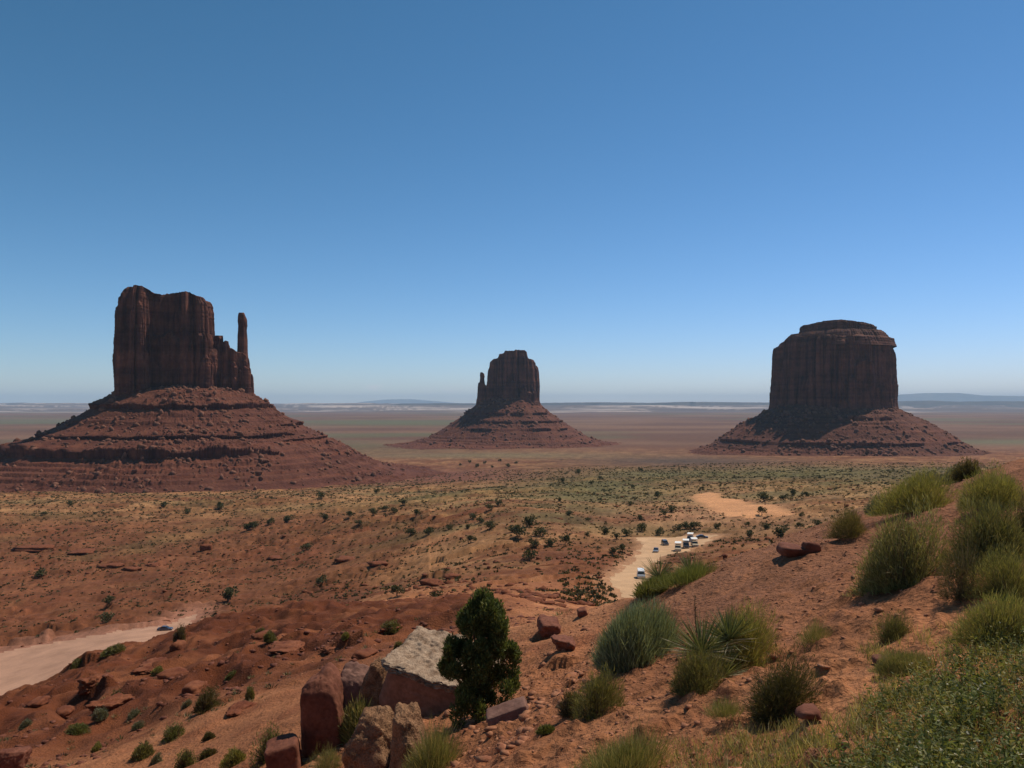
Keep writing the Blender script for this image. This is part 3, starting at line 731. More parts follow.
def rand_planes(r, n=9, box=(1, 1, 1), jit=.35):
    pl = [(1, 0, 0, box[0]), (-1, 0, 0, box[0]), (0, 1, 0, box[1]), (0, -1, 0, box[1]), (0, 0, 1, box[2]), (0, 0, -1, box[2])]
    out = []
    for a in pl: out.append((a[0] + r.uniform(-jit, jit), a[1] + r.uniform(-jit, jit), a[2] + r.uniform(-jit, jit), a[3]))
    for i in range(n):
        v = np.array([r.gauss(0, 1), r.gauss(0, 1), r.gauss(0, 1)]); v /= np.linalg.norm(v)
        out.append((*v, float(np.dot(np.abs(v), box)) * r.uniform(.72, .95)))
    return out

def boulder(name, px, py, wpx, hpx, label, mat, seed, depth=1.0, planes=None, rough=.06, fr=1.5, d=None, rz=0, sub=5, tilt=0, sink=.2, cat='boulder', group=None, soft=14, lift=0):
    """px, py: bottom centre; wpx, hpx: size in the picture"""
    p0 = at(px, py) if d is None else Vector(((px - 512) / F * d, d, gz((px - 512) / F * d, d)))
    s = p0.y / F; w_, h_ = wpx * s / 2, hpx * s / 2
    r = random.Random(seed)
    P, f = rock_shape(sub, planes or rand_planes(r), seed, rough, fr, soft)
    P = P / np.abs(P).max(0)
    P = P * np.array([w_, w_ * depth, h_])
    R = np.array(Matrix.Rotation(rz, 3, 'Z') @ Matrix.Rotation(tilt, 3, 'Y')); P = P @ R.T
    P[:, 2] += h_ * (1 - 2 * sink) + lift
    o = mesh_np(name, P, f, mat, smooth=True); o.location = (p0.x, p0.y + w_ * depth * .6, p0.z)
    tag(o, label, cat, group)
    return o

boulder('boulder', 321, 752, 52, 100, 'tall dark red upright boulder at the left end of the rock pile', M['redrock'], 3, .8,
        [(-.1, -1, .05, .75), (-1, 0, .02, .85), (1, -.1, .15, .8), (0, 1, 0, 1), (.1, -.5, 1, 1.0), (-.5, -.1, .9, 1.02), (.6, -.1, .7, 1.0), (0, 0, -1, 1), (-.75, -.7, .0, .98)], .055, 1.5, None, soft=18)
boulder('boulder', 349, 736, 44, 84, 'smooth grey-pink slab boulder leaning behind the tall red boulder', M['greyrock'], 4, .8,
        [(.3, -1, .45, .8), (-1, 0, .1, .8), (1, -.1, .1, .75), (0, 1, 0, 1), (.1, -.35, 1, .95), (0, 0, -1, 1), (.7, -.5, .3, .85)], .05, 1.6, None, tilt=.18, soft=18)
boulder('boulder', 371, 730, 52, 84, 'rough ochre boulder standing between the grey slab and the pale block', M['roughrock'], 5, .8,
        [(0, -1, .6, .8), (-1, 0, .5, .7), (1, -.1, .4, .8), (0, 1, 0, 1), (0, -.1, 1, 1), (0, 0, -1, 1), (-.5, -.8, .1, .9)], .085, 2.6, None, soft=14, tilt=.12)
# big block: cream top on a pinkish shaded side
def pale_block():
    p = at(440, 706); s_ = p.y / F
    e = empty('caprock_block', (p.x, p.y + .55, p.z - .05), -.28); e.rotation_euler = (math.radians(9), math.radians(9), -.28)
    tag(e, 'large angular block with cream flat top beside the dark juniper', 'boulder')
    W_ = 58 * s_; Dp = 44 * s_; Hh = 24 * s_
    pl = [(-.05, -1, .02, .9), (-1, .1, .12, .93), (1, 0, 0, 1), (0, 1, 0, .9), (0, -.05, 1, .9), (0, 0, -1, 1), (-.7, -.75, .05, 1.2)]
    P, f = rock_shape(5, pl, 8, .018, 1.6, 40); P = P / np.abs(P).max(0) * np.array([W_, Dp, Hh]); P[:, 2] += Hh * .75
    mesh_np('block_side', P, f, M['paleside'], e, smooth=True)
    pl = [(-.05, -1, .0, .93), (-1, .1, .0, .93), (1, 0, 0, 1), (0, 1, 0, .9), (0, 0, 1, .9), (0, 0, -1, 1), (-.7, -.75, 0, 1.22)]
    P, f = rock_shape(6, pl, 9, .030, 3.4, 34); P = P / np.abs(P).max(0) * np.array([W_ * 1.015, Dp * 1.02, .085]); P[:, 2] += Hh * 1.70
    P[:, 2] += .055 * fbm3(P[:, 0] * 3, P[:, 1] * 3, P[:, 2] * 0, 4, 3) + .035 * noise2(P[:, 0] * 9, P[:, 1] * 9, 4) + .12 * sstep(.0, .6, P[:, 1])
    P[:, 1] += .05 * noise2(P[:, 0] * 6, P[:, 2] * 14, 5); P[:, 0] += .03 * noise2(P[:, 1] * 6, P[:, 2] * 12, 6)
    mesh_np('cream_cap', P, f, M['palerock'], e, smooth=True)
pale_block()
boulder('boulder', 366, 776, 68, 74, 'left half of the split ochre boulder fronting the pile', M['roughrock'], 12, .8,
        [(0, -1, .9, .75), (-1, 0, .8, .7), (1, -.3, .1, .8), (0, 1, 0, 1), (.1, -.1, 1, .95), (0, 0, -1, 1), (-.8, -.5, -.5, .9)], .10, 2.8, None, soft=12, tilt=-.18)
boulder('boulder', 402, 776, 62, 78, 'right half of the split ochre boulder fronting the pile', M['roughrock'], 13, .8,
        [(-.8, -1, .1, .6), (-1, 0, .1, .7), (1, -.3, .5, .85), (.5, -1, .7, .8), (0, 1, 0, 1), (-.1, -.2, 1, .95), (0, 0, -1, 1)], .085, 2.6, None, soft=16)
boulder('boulder', 281, 776, 42, 42, 'low smooth pinkish rock left of the tall red boulder', M['redrock'], 14, 1.0, None, .03, 1.0, None)
boulder('boulder', 508, 722, 44, 22, 'thin tilted red slab at the right foot of the juniper', M['greyrock'], 15, .55, [(0, -1, .2, .6), (-1, 0, 0, 1), (1, 0, 0, 1), (0, 1, 0, .8), (0, -.3, 1, .6), (0, 0, -1, 1)], .03, 1.4, None, tilt=-.35, soft=24, sink=.3)
boulder('boulder', 404, 706, 20, 12, 'small pale stone wedged under the cream topped block', M['greyrock'], 16, 1.0, None, .05, 1.2, None, sub=3, lift=.1)
boulder('boulder', 797, 557, 36, 14, 'low dark red rock on the crest of the right slope', M['redrock'], 17, 1.2, None, .06, 1.2, None, sub=3)
boulder('boulder', 813, 553, 16, 14, 'small dark red rock touching the larger crest rock', M['redrock'], 18, 1.0, None, .06, 1.2, None, sub=3)
boulder('boulder', 812, 722, 26, 12, 'flat brown stone half buried in grass below the dark bush', M['redrock'], 19, 1.0, None, .05, 1.2, None, sub=3)
boulder('boulder', 729, 712, 18, 8, 'flat dark stone on bare soil in front of the yucca', M['redrock'], 20, 1.0, None, .05, 1.2, None, sub=3)
boulder('boulder', 550, 632, 26, 20, 'jutting red ledge rock upper one of the crag left of the blue-green bush', M['redrock'], 21, 1.6, None, .09, 1.8, None, sink=.4, cat='rock')
boulder('boulder', 566, 650, 30, 18, 'flat topped red ledge rock lower one of the crag left of the blue-green bush', M['redrock'], 22, 1.6, None, .09, 1.8, None, sink=.4, cat='rock')
boulder('boulder', 582, 617, 12, 10, 'small rusty rock on the slope above the ledge crag', M['redrock'], 23, 1.0, None, .06, 1.5, None, sub=3, cat='rock')
boulder('boulder', 5, 716, 34, 26, 'reddish rock at the foot of the dirt bank beside the wide road', M['redrock'], 24, 1.0, None, .08, 1.5, 30, cat='rock')
boulder('boulder', 885, 665, 24, 8, 'low rust colored clod between grass tufts', M['redrock'], 25, 1.0, None, .06, 1.5, None, sub=3, cat='rock')

OC = [(88, 690, 26, 22), (104, 712, 34, 16), (146, 672, 34, 7), (170, 678, 22, 8), (190, 692, 24, 9), (176, 650, 14, 12), (260, 640, 20, 9), (280, 654, 40, 9), (390, 634, 26, 12),
      (234, 716, 34, 10), (336, 652, 30, 9), (364, 658, 22, 8), (34, 706, 20, 8), (60, 716, 18, 8), (440, 640, 22, 9)]
for i, (px, py, wp, hp) in enumerate(OC):
    boulder('rock_outcrop', px, py, wp, hp, 'low jagged dark red outcrop breaking the slope of the red mound', M['mudrock'], 200 + i, 1.5, None, .16, 2.4, None, rz=random.uniform(-.5, .5), sub=3 if wp < 25 else 5, sink=.42, cat='rock', group='outcrops on the red mound', soft=9)
OC = [(30, 551, 40, 5), (78, 554, 30, 4), (205, 551, 12, 9), (275, 560, 26, 4), (345, 562, 30, 4), (378, 566, 24, 5), (430, 586, 28, 9), (452, 579, 20, 6), (110, 568, 26, 4), (150, 566, 22, 3), (130, 571, 20, 4)]
for i, (px, py, wp, hp) in enumerate(OC):
    boulder('rock_outcrop', px, py, wp, hp, 'dark broken sandstone ledge crossing the reddish flats behind the mound', M['mudrock'], 260 + i, .8, None, .18, 2.8, None, rz=random.uniform(-.3, .3), sub=3, sink=.3, cat='rock', group='ledges on the reddish flats', soft=9)

# ------------------------------------------------------------ foliage builders (numpy)
def unit(v): return v / np.maximum(np.linalg.norm(v, axis=-1, keepdims=True), 1e-9)

def blades(base, dirv, length, width, bend, g, seg=2):
    """curved tapering blades: base (n,3), dirv (n,3), returns verts, faces, owner"""
    n = len(base); d = unit(dirv)
    side = unit(np.cross(d, g.normal(size=(n, 3))))
    L = np.asarray(length).reshape(-1, 1) * np.ones((n, 1)); W = np.asarray(width).reshape(-1, 1) * np.ones((n, 1)); B = np.asarray(bend).reshape(-1, 1) * np.ones((n, 1))
    V = []; 
    for k in range(seg + 1):
        t = k / seg
        c = base + d * L * t + np.array([0, 0, -1]) * B * L * t * t
        if k == seg: V.append(c[:, None, :])
        else:
            ww = W * (1 - .35 * t) * .5; V.append(np.stack([c - side * ww, c + side * ww], 1))
    v = np.concatenate(V, 1); per = v.shape[1]; off = (np.arange(n) * per)[:, None]
    fs = []
    for k in range(seg - 1):
        a = 2 * k; fs.append(off + np.array([[a, a + 1, a + 3, a + 2]]))
    quads = np.concatenate(fs) if fs else np.zeros((0, 4), int)
    a = 2 * (seg - 1); tris = off + np.array([[a, a + 1, a + 2]])
    return v.reshape(-1, 3), quads, tris, np.repeat(np.arange(n), per)

def pal(g, n, cols, wts=None, jit=.18):
    cols = np.array(cols); k = g.choice(len(cols), n, p=wts)
    k2 = g.choice(len(cols), n, p=wts); t = g.random((n, 1)) * .5
    c = cols[k] * (1 - t) + cols[k2] * t
    return np.clip(c * (1 + jit * g.normal(size=(n, 1))), .005, .9)

class Geo:
    def __init__(s): s.v = []; s.q = []; s.t = []; s.c = []; s.n = 0
    def add(s, v, q, t, c):
        s.v.append(v); s.c.append(c)
        if len(q): s.q.append(q + s.n)
        if len(t): s.t.append(t + s.n)
        s.n += len(v)
    def blades(s, base, dirv, length, width, bend, g, cols, seg=2):
        v, q, t, ow = blades(base, dirv, length, width, bend, g, seg); s.add(v, q, t, cols[ow])
    def make(s, name, mat, parent=None):
        fl = ([np.concatenate(s.q)] if s.q else []) + ([np.concatenate(s.t)] if s.t else [])
        return mesh_np(name, np.concatenate(s.v), fl, mat, parent, np.concatenate(s.c))

def hemi(g, n, lo=-.1):
    z = g.uniform(lo, 1, n); a = g.uniform(0, 2 * math.pi, n); r = np.sqrt(1 - z * z)
    return np.stack([r * np.cos(a), r * np.sin(a), z], 1)

def env(u, seed, lump=.22):
    return 1 + lump * fbm3(u[:, 0] * 2.3 + seed, u[:, 1] * 2.3, u[:, 2] * 2.3, 3, seed) * 1.4

def bush(R, H, g, cols, n=3500, leafL=.10, leafW=.006, up=.6, lump=.22, stems=250, seed=1, stemcol=(.16, .12, .08), fill=.45, name='shrub', seg=2, spread=.35, dry=0):
    G = Geo()
    K = 5; ka = g.uniform(0, 6.28, K); kr = g.uniform(.15, .5, K); lc = np.stack([np.cos(ka) * kr * R, np.sin(ka) * kr * R, np.zeros(K)], 1); ls = g.uniform(.58, .85, K); lh = g.uniform(.62, 1.0, K); lh[0] = 1.0
    ki = g.integers(0, K, n)
    u = hemi(g, n, -.12); e = env(u, seed, lump)
    f = fill + (1 - fill) * g.random(n) ** .6
    p = lc[ki] + u * np.stack([R * ls[ki], R * ls[ki], H * lh[ki]], 1) * (e * f)[:, None]; p[:, 2] = np.maximum(p[:, 2], .02)
    dr = u * spread + np.array([0, 0, up]) + .28 * g.normal(size=(n, 3))
    G.blades(p, dr, leafL * g.uniform(.6, 1.3, n), leafW * g.uniform(.7, 1.3, n), .15 * g.random(n), g, pal(g, n, cols), seg)
    if stems:
        u = hemi(g, stems, .02); e = env(u, seed, lump)
        b = np.stack([g.normal(0, .12 * R, stems), g.normal(0, .12 * R, stems), np.full(stems, -.05)], 1)
        tip = u * np.array([R, R, H]) * (e * .92)[:, None]; dv = tip - b; Ls = np.linalg.norm(dv, axis=1)
        G.blades(b, dv + np.array([0, 0, .0]), Ls, leafW * 1.6, -.04, g, pal(g, stems, [stemcol]), 3)
    return G

OLIVE = [(.16, .155, .05), (.21, .20, .07), (.10, .10, .035), (.27, .23, .10)]
YELG = [(.25, .24, .065), (.33, .30, .09), (.16, .16, .045), (.38, .31, .12)]
BLUEG = [(.22, .26, .17), (.30, .35, .25), (.15, .18, .11), (.20, .20, .09)]
DARKO = [(.09, .08, .03), (.13, .11, .04), (.18, .14, .06), (.06, .055, .022)]
GREENW = [(.125, .145, .045), (.17, .185, .06), (.085, .10, .03), (.25, .22, .08)]
STRAW = [(.38, .30, .14), (.30, .26, .11), (.22, .22, .08), (.15, .17, .05)]
GREYS = [(.20, .20, .13), (.15, .16, .10), (.24, .22, .14)]
KIND = {
    'rabbit': dict(cols=YELG, n=7500, leafL=.105, leafW=.007, up=.6, lump=.32, spread=.55),
    'olive': dict(cols=OLIVE, n=5200, leafL=.13, leafW=.009, up=.55, lump=.35),
    'dark': dict(cols=DARKO, n=5500, leafL=.09, leafW=.010, up=.3, lump=.45, spread=.6),
    'blue': dict(cols=BLUEG, n=7500, leafL=.20, leafW=.009, up=.95, lump=.14, spread=.45),
    'grass': dict(cols=STRAW, n=2600, leafL=.34, leafW=.007, up=.9, lump=.3, fill=.15, spread=.7, stems=0, seg=3),
    'grey': dict(cols=GREYS, n=2600, leafL=.08, leafW=.012, up=.4, lump=.3),
    'green': dict(cols=GREENW, n=3400, leafL=.09, leafW=.013, up=.4, lump=.35, spread=.6),
}
PLC = {}
def plant(kind, px, py, wpx, hpx, label, name='shrub', group=None, cat='shrub', d=None, seed=None, dens=1.0, **over):
    """px, py: foot of the plant in the picture"""
    seed = seed or int(px * 7 + py)
    p0 = at(px, py) if d is None else Vector(((px - 512) / F * d, d, gz((px - 512) / F * d, d)))
    s = p0.y / F; R = wpx * s / 2; H = hpx * s
    kw = dict(KIND[kind]); kw.update(over); g = np.random.default_rng(seed)
    kw['n'] = int(kw['n'] * dens * (1 if wpx > 50 else .75 if wpx > 34 else .45))
    k = max(.35, min(1.6, R / .6)); kw['n'] = int(kw['n'] * 1.5); kw['leafW'] *= .72; kw['leafL'] *= k; kw['leafW'] *= max(k, s * .55 / kw['leafW'] if wpx < 40 else k)
    kw['leafL'] = min(kw['leafL'], max(H * .7, .03))
    G = bush(R * .93, H * .86, g, seed=seed % 97, **kw)
    e_ = max(R, .15); gx = (gz(p0.x + e_, p0.y) - gz(p0.x - e_, p0.y)) / (2 * e_); gy = (gz(p0.x, p0.y + e_) - gz(p0.x, p0.y - e_)) / (2 * e_)
    for v_ in G.v: v_[:, 2] += np.clip(gx * .65, -.4, .4) * v_[:, 0] + np.clip(gy * .65, -.35, .35) * v_[:, 1]
    p0.z = gz(p0.x, p0.y + R * .35)
    o = G.make(name, M['leaf']); o.location = p0; o.location.y += R * .35
    tag(o, label, cat, group)
    return o

# right slope
plant('blue', 636, 664, 88, 62, 'rounded blue-green brush on the slope beneath the winding road', 'shrub', dens=1.5)
plant('olive', 597, 716, 62, 60, 'olive bush with bare lower twigs below the blue-green brush', 'shrub')
plant('dark', 570, 716, 30, 24, 'wispy dark twig bush touching the left side of the olive bush', 'shrub')
plant('dark', 786, 708, 84, 66, 'dense dark brown-green bush right of the yucca clump', 'shrub', dens=1.3)
plant('rabbit', 746, 668, 84, 70, 'yellow-green brush growing out of the back of the yucca clump', 'shrub', dens=1.2)
plant('olive', 702, 690, 66, 54, 'olive brush under the pale blades of the yucca clump', 'shrub')
plant('olive', 916, 584, 100, 88, 'biggest rounded rabbitbrush casting a shadow on the bare slope', 'rabbitbrush', cols=[(.23, .22, .075), (.31, .28, .11), (.16, .15, .05), (.37, .32, .16)], dens=1.7, up=.6, lump=.28, leafL=.10)
plant('rabbit', 921, 512, 72, 46, 'yellow-green rabbitbrush on the crest directly above the biggest one', 'rabbitbrush', dens=1.2)
plant('rabbit', 856, 535, 46, 34, 'sparse brownish brush at the left end of the crest row', 'rabbitbrush', cols=[(.20, .17, .06), (.14, .12, .045), (.24, .18, .08)])
plant('grey', 884, 512, 30, 22, 'pale thin brush on the crest left of the yellow-green rabbitbrush', 'shrub', leafL=.16, leafW=.006)
plant('grey', 953, 484, 34, 22, 'small pale sage on the skyline of the right crest', 'shrub', leafL=.14, leafW=.007)
plant('dark', 969, 478, 34, 20, 'small dark bush on the skyline of the right crest', 'shrub')
plant('dark', 936, 484, 26, 16, 'reddish dark twiggy bush at the left of the skyline sage', 'shrub', cols=[(.10, .06, .035), (.07, .06, .03)])
plant('rabbit', 1004, 508, 72, 44, 'bright rabbitbrush at the right end of the crest', 'rabbitbrush', dens=1.2)
plant('olive', 994, 562, 80, 74, 'dark olive brush under the bright crest rabbitbrush', 'rabbitbrush', dens=1.5)
plant('dark', 968, 598, 50, 66, 'tall dark brush at the left edge of the right hand thicket', 'rabbitbrush')
plant('rabbit', 1014, 600, 64, 56, 'yellow-green brush in the lower part of the right hand thicket', 'rabbitbrush', dens=1.2)
plant('rabbit', 1008, 648, 90, 58, 'mossy green bush just above the weedy patch', 'shrub', dens=1.2)
plant('dark', 1040, 545, 60, 70, 'dark brush cut by the right edge of the view', 'rabbitbrush')
plant('olive', 898, 638, 42, 30, 'small round grey-olive bush on bare soil under the biggest rabbitbrush', 'shrub')
plant('rabbit', 910, 672, 56, 24, 'straw-green low tuft below the small round bush', 'grass_tuft', cols=STRAW, cat='grass tuft')
plant('grass', 432, 775, 66, 46, 'long pale green grass tuft right of the split ochre boulder', 'grass_tuft', cat='grass tuft')
plant('grass', 357, 740, 38, 44, 'upright green grass tuft growing between the rocks', 'grass_tuft', cat='grass tuft')
plant('grass', 624, 775, 84, 40, 'wide straw and green grass tuft below the olive bush', 'grass_tuft', cat='grass tuft')
plant('grey', 322, 778, 40, 32, 'grey-green tuft at the foot of the tall red boulder', 'grass_tuft', cat='grass tuft', cols=STRAW, leafL=.2, leafW=.006, up=.8)
plant('olive', 267, 762, 34, 36, 'leafy green shrub beside the low smooth pinkish rock', 'shrub')
plant('grass', 730, 728, 46, 18, 'sparse low grass on the bare soil in front of the yucca', 'grass_tuft', cat='grass tuft', dens=.4)
plant('green', 545, 735, 16, 10, 'tiny green sprig on the bare path', 'shrub', cat='shrub')
plant('grass', 812, 646, 40, 24, 'thin dry grass right of the dark brown-green bush', 'grass_tuft', cat='grass tuft', dens=.35)
plant('grass', 686, 584, 60, 14, 'bright low grass around the feet of the crest yucca', 'grass_tuft', cat='grass tuft', cols=[(.16, .18, .05), (.22, .22, .08)])
plant('grass', 652, 596, 36, 14, 'low grass fringe on the crest just below the road', 'grass_tuft', cat='grass tuft', cols=[(.16, .18, .05), (.22, .20, .08)])
# left, on and below the red mound
ML = [('olive', 142, 758, 24, 17, 'dark green shrub left of the bottom trio under the red mound'), ('grey', 155, 764, 14, 12, 'pale grey-green shrub touching the dark green one'),
      ('green', 170, 741, 22, 17, 'round green shrub on pale soil above the dark green one'), ('green', 184, 768, 22, 22, 'upright green shrub nearest the bottom of the red ground'),
      ('rabbit', 233, 766, 26, 18, 'yellow-green shrub left of the pinkish rock'), ('grey', 98, 722, 20, 12, 'pale sage at the foot of the biggest shaded bank'),
      ('green', 76, 734, 22, 10, 'flat dark green shrub below the pale sage'), ('dark', 116, 704, 16, 14, 'dark bush in the shade of the biggest bank'),
      ('dark', 204, 712, 28, 26, 'dark leafy bush against the shaded bank under the mound'), ('olive', 249, 700, 11, 14, 'small dark round bush right of the shaded bank'),
      ('grey', 186, 708, 12, 8, 'little grey tuft left of the dark leafy bush'), ('rabbit', 157, 676, 10, 8, 'tiny yellow-green bush under the upper scarp of the mound'),
      ('grey', 133, 718, 14, 8, 'low grey tuft on the gully floor between mound and bank'), ('grey', 137, 730, 12, 8, 'dry grey tuft at the edge of the bare gully floor'),
      ('dark', 178, 646, 15, 20, 'dark bush on the mound beside the shaded notch near the car'), ('olive', 112, 654, 22, 8, 'low green brush on the mound rim facing the wide road'),
      ('olive', 76, 668, 12, 8, 'small bush on the mound rim over the wide road'), ('grey', 24, 728, 14, 9, 'grey bush on the low left flank of the mound'),
      ('olive', 270, 642, 14, 12, 'dark bush in the notch on top of the mound'), ('green', 260, 636, 11, 10, 'smaller bush beside the notch on top of the mound'),
      ('green', 398, 650, 12, 9, 'small bush below the black scarp behind the pale block'), ('olive', 390, 634, 22, 13, 'shaded scrub inside the black scarp'),
      ('grey', 398, 665, 9, 8, 'tiny grey bush just behind the pale block'), ('rabbit', 345, 640, 9, 6, 'tiny bright bush on the slope right of the notch'),
      ('olive', 230, 680, 10, 6, 'tiny olive tuft in the middle of the mound slope'), ('dark', 208, 740, 12, 8, 'small dark tuft on the lower red slope'),
      ('dark', 207, 758, 18, 9, 'flat dry tuft on the lower red slope'), ('rabbit', 95, 752, 11, 9, 'small yellow-green tuft on bare red soil at lower left')]
for i, (k, px, py, wp, hp, lb) in enumerate(ML):
    plant(k, px, py, wp, hp, lb, 'desert_shrub', 'shrubs dotted over the red mound', dens=1.0)

# ------------------------------------------------------------ yuccas
def yucca(px, py, hpx, label, heads, seed, stalk=None, dead=.25):
    p0 = at(px, py); s = p0.y / F; H = hpx * s; g = np.random.default_rng(seed)
    e = empty('yucca', p0); tag(e, label, 'yucca')
    for (hx, hy, hz, k) in heads:
        G = Geo(); n = int(260 * k)
        u = hemi(g, n, -.25); b = np.array([hx, hy, hz]) * H + u * .04 * H + np.array([0, 0, .05 * H])
        u[:, 2] += .15
        cl = pal(g, n, [(.13, .15, .055), (.19, .20, .09), (.09, .11, .04)])
        dd = g.random(n) < dead; cl[dd & (u[:, 2] < .45)] = pal(g, int((dd & (u[:, 2] < .45)).sum()), [(.50, .43, .29), (.36, .28, .17)])
        G.blades(b, u, H * k * .72 * g.uniform(.75, 1.1, n), .015 * max(H, .5), .10 * g.random(n), g, cl, 3)
        G.make('leaf_rosette', M['dry'], e)
    if stalk:
        G = Geo(); sx, sy, sz, sh = stalk; n = 10
        G.blades(np.array([[sx, sy, sz]]) * H + g.normal(size=(n, 3)) * .006, np.tile([[-.05, 0, 1]], (n, 1)), sh * H, .004, .0, g, pal(g, n, [(.10, .065, .045)]), 4)
        m = 40; tz = g.uniform(.55, 1, m)
        b = np.array([[sx, sy, sz]]) * H + np.stack([-.05 * tz * sh * H, tz * 0, tz * sh * H], 1)
        G.blades(b, g.normal(size=(m, 3)) + np.array([0, 0, .6]), .03, .010, 0, g, pal(g, m, [(.12, .08, .05)]), 2)
        G.make('flower_stalk', M['dry'], e)
    return e
yucca(722, 676, 66, 'yucca clump with pale dead blades and a dry stalk on the near slope', [(-.30, 0, .30, .9), (.15, .15, .45, .75), (-.05, -.3, .05, .7)], 5, (-.35, .1, .4, .8), .5)
yucca(676, 580, 38, 'spiky yucca on the crest in front of the tour trucks', [(-.45, 0, .0, .85), (.4, .1, .05, .95)], 6, (.45, .1, .5, .9), .15)

# ------------------------------------------------------------ juniper by the pale block
def tube(G, pts, rad, g, col):
    pts = np.array(pts); k = 8; rings = []
    for i, p in enumerate(pts):
        t = unit((pts[min(i + 1, len(pts) - 1)] - pts[max(i - 1, 0)])[None])[0]
        a = unit(np.cross(t, [0.3, 1, .1])[None])[0]; b = np.cross(t, a)
        ang = np.linspace(0, 2 * math.pi, k, endpoint=False)
        rings.append(p + rad[i] * (1 + .15 * g.normal(size=(k, 1))) * (np.cos(ang)[:, None] * a + np.sin(ang)[:, None] * b))
    v = np.concatenate(rings); idx = np.arange(len(v)).reshape(len(pts), k); nx_ = np.roll(idx, -1, 1)
    q = np.stack([idx[:-1], nx_[:-1], nx_[1:], idx[1:]], -1).reshape(-1, 4)
    G.add(v, q, [], np.tile(np.array(col), (len(v), 1)))

def juniper():
    p = at(480, 716); d = p.y; s = d / F; g = np.random.default_rng(4)
    e = empty('juniper_tree', p); tag(e, 'dense dark green juniper growing beside the pale block', 'tree')
    H = 120 * s; R = 36 * s
    cen = []
    for i in range(100):
        t = g.random() ** .8; a = g.uniform(0, 2 * math.pi)
        wdt = np.interp(t, [0, .15, .45, .75, 1], [1.08, 1.08, .95, .62, .22]) * R * (1 + .22 * math.sin(3 * a + 5 * t))
        rr = wdt * math.sqrt(g.uniform(.0, 1)) * g.uniform(.85, 1.2)
        cen.append((math.cos(a) * rr + (.12 * (t > .8)), math.sin(a) * rr, (.10 + .84 * t) * H))
    cen.append((.10, 0, .97 * H)); cen.append((-.04, .05, .92 * H)); cen.append((.30, 0, .86 * H)); cen.append((-.28, 0, .80 * H)); cen.append((.62, 0, .50 * H)); cen.append((-.60, -.1, .42 * H)); cen.append((.58, -.1, .28 * H)); cen = np.array(cen)
    T = Geo()
    for c in cen[::3]:
        b = np.array([0, 0, -.1]); m1 = np.array([c[0] * .25, c[1] * .25, c[2] * .35]); m2 = np.array([c[0] * .6, c[1] * .6, c[2] * .7])
        tube(T, [b + g.normal(size=3) * .03, m1, m2, c], [.05, .03, .018, .006], g, (.2, .15, .1))
    T.make('trunk', M['bark'], e)
    G = Geo()
    for c in cen:
        n = 430; rad = R * g.uniform(.12, .26)
        u = unit(g.normal(size=(n, 3))); p = c + u * rad * (g.random((n, 1)) ** .45) * np.array([1, 1, 1.5])
        dr = u * .6 + np.array([0, 0, .9]) + .5 * g.normal(size=(n, 3))
        G.blades(p, dr, .06 * g.uniform(.6, 1.4, n), .022, 0, g, pal(g, n, [(.09, .12, .035), (.13, .16, .05), (.065, .085, .028), (.19, .20, .07)]), 2)
    G.make('crown', M['leaf'], e)
juniper()

# ------------------------------------------------------------ junipers dotted over the valley
JP = [(429, 533, 7), (449, 528, 6), (473, 517, 7), (480, 521, 7), (468, 527, 6), (471, 540, 8), (490, 527, 9), (490, 508, 6), (499, 504, 6), (530, 523, 12), (520, 534, 12),
      (513, 530, 8), (540, 533, 11), (533, 545, 9), (551, 544, 9), (565, 542, 10), (569, 514, 6), (588, 520, 4), (587, 535, 5), (605, 532, 9), (616, 538, 6), (627, 534, 8),
      (641, 529, 9), (640, 519, 6), (630, 504, 5), (658, 496, 7), (671, 510, 8), (664, 513, 6), (660, 533, 8), (614, 551, 8), (623, 550, 8), (529, 557, 12), (633, 487, 4),
      (592, 483, 4), (563, 481, 5), (579, 473, 6), (678, 528, 8), (321, 496, 7), (220, 507, 7), (325, 518, 8), (349, 516, 7), (373, 513, 7), (385, 509, 6), (394, 511, 6),
      (403, 503, 7), (416, 514, 7), (429, 532, 8), (411, 533, 9), (271, 522, 7), (287, 520, 9), (250, 528, 9), (255, 525, 7), (306, 548, 9), (322, 582, 10), (228, 597, 14),
      (397, 592, 12), (436, 601, 11), (359, 523, 6), (377, 492, 5), (793, 493, 8), (805, 495, 6), (764, 498, 11), (783, 498, 7), (802, 516, 5), (766, 527, 9), (800, 526, 7),
      (818, 525, 7), (812, 532, 11), (828, 528, 8), (781, 534, 12), (762, 513, 8), (686, 527, 9), (694, 527, 8), (718, 527, 6), (749, 535, 8), (748, 525, 5), (70, 504, 6), (44, 514, 5),
      (187, 512, 6), (163, 506, 7), (219, 507, 6), (109, 603, 9), (106, 619, 11), (41, 574, 10), (247, 528, 7), (460, 465, 3), (470, 462, 3), (477, 466, 4), (485, 463, 3),
      (492, 467, 3), (500, 461, 3), (508, 466, 4), (516, 463, 3), (640, 470, 4), (600, 478, 4), (702, 489, 4), (720, 486, 3), (851, 470, 3), (820, 478, 3), (560, 500, 4), (600, 500, 4)]
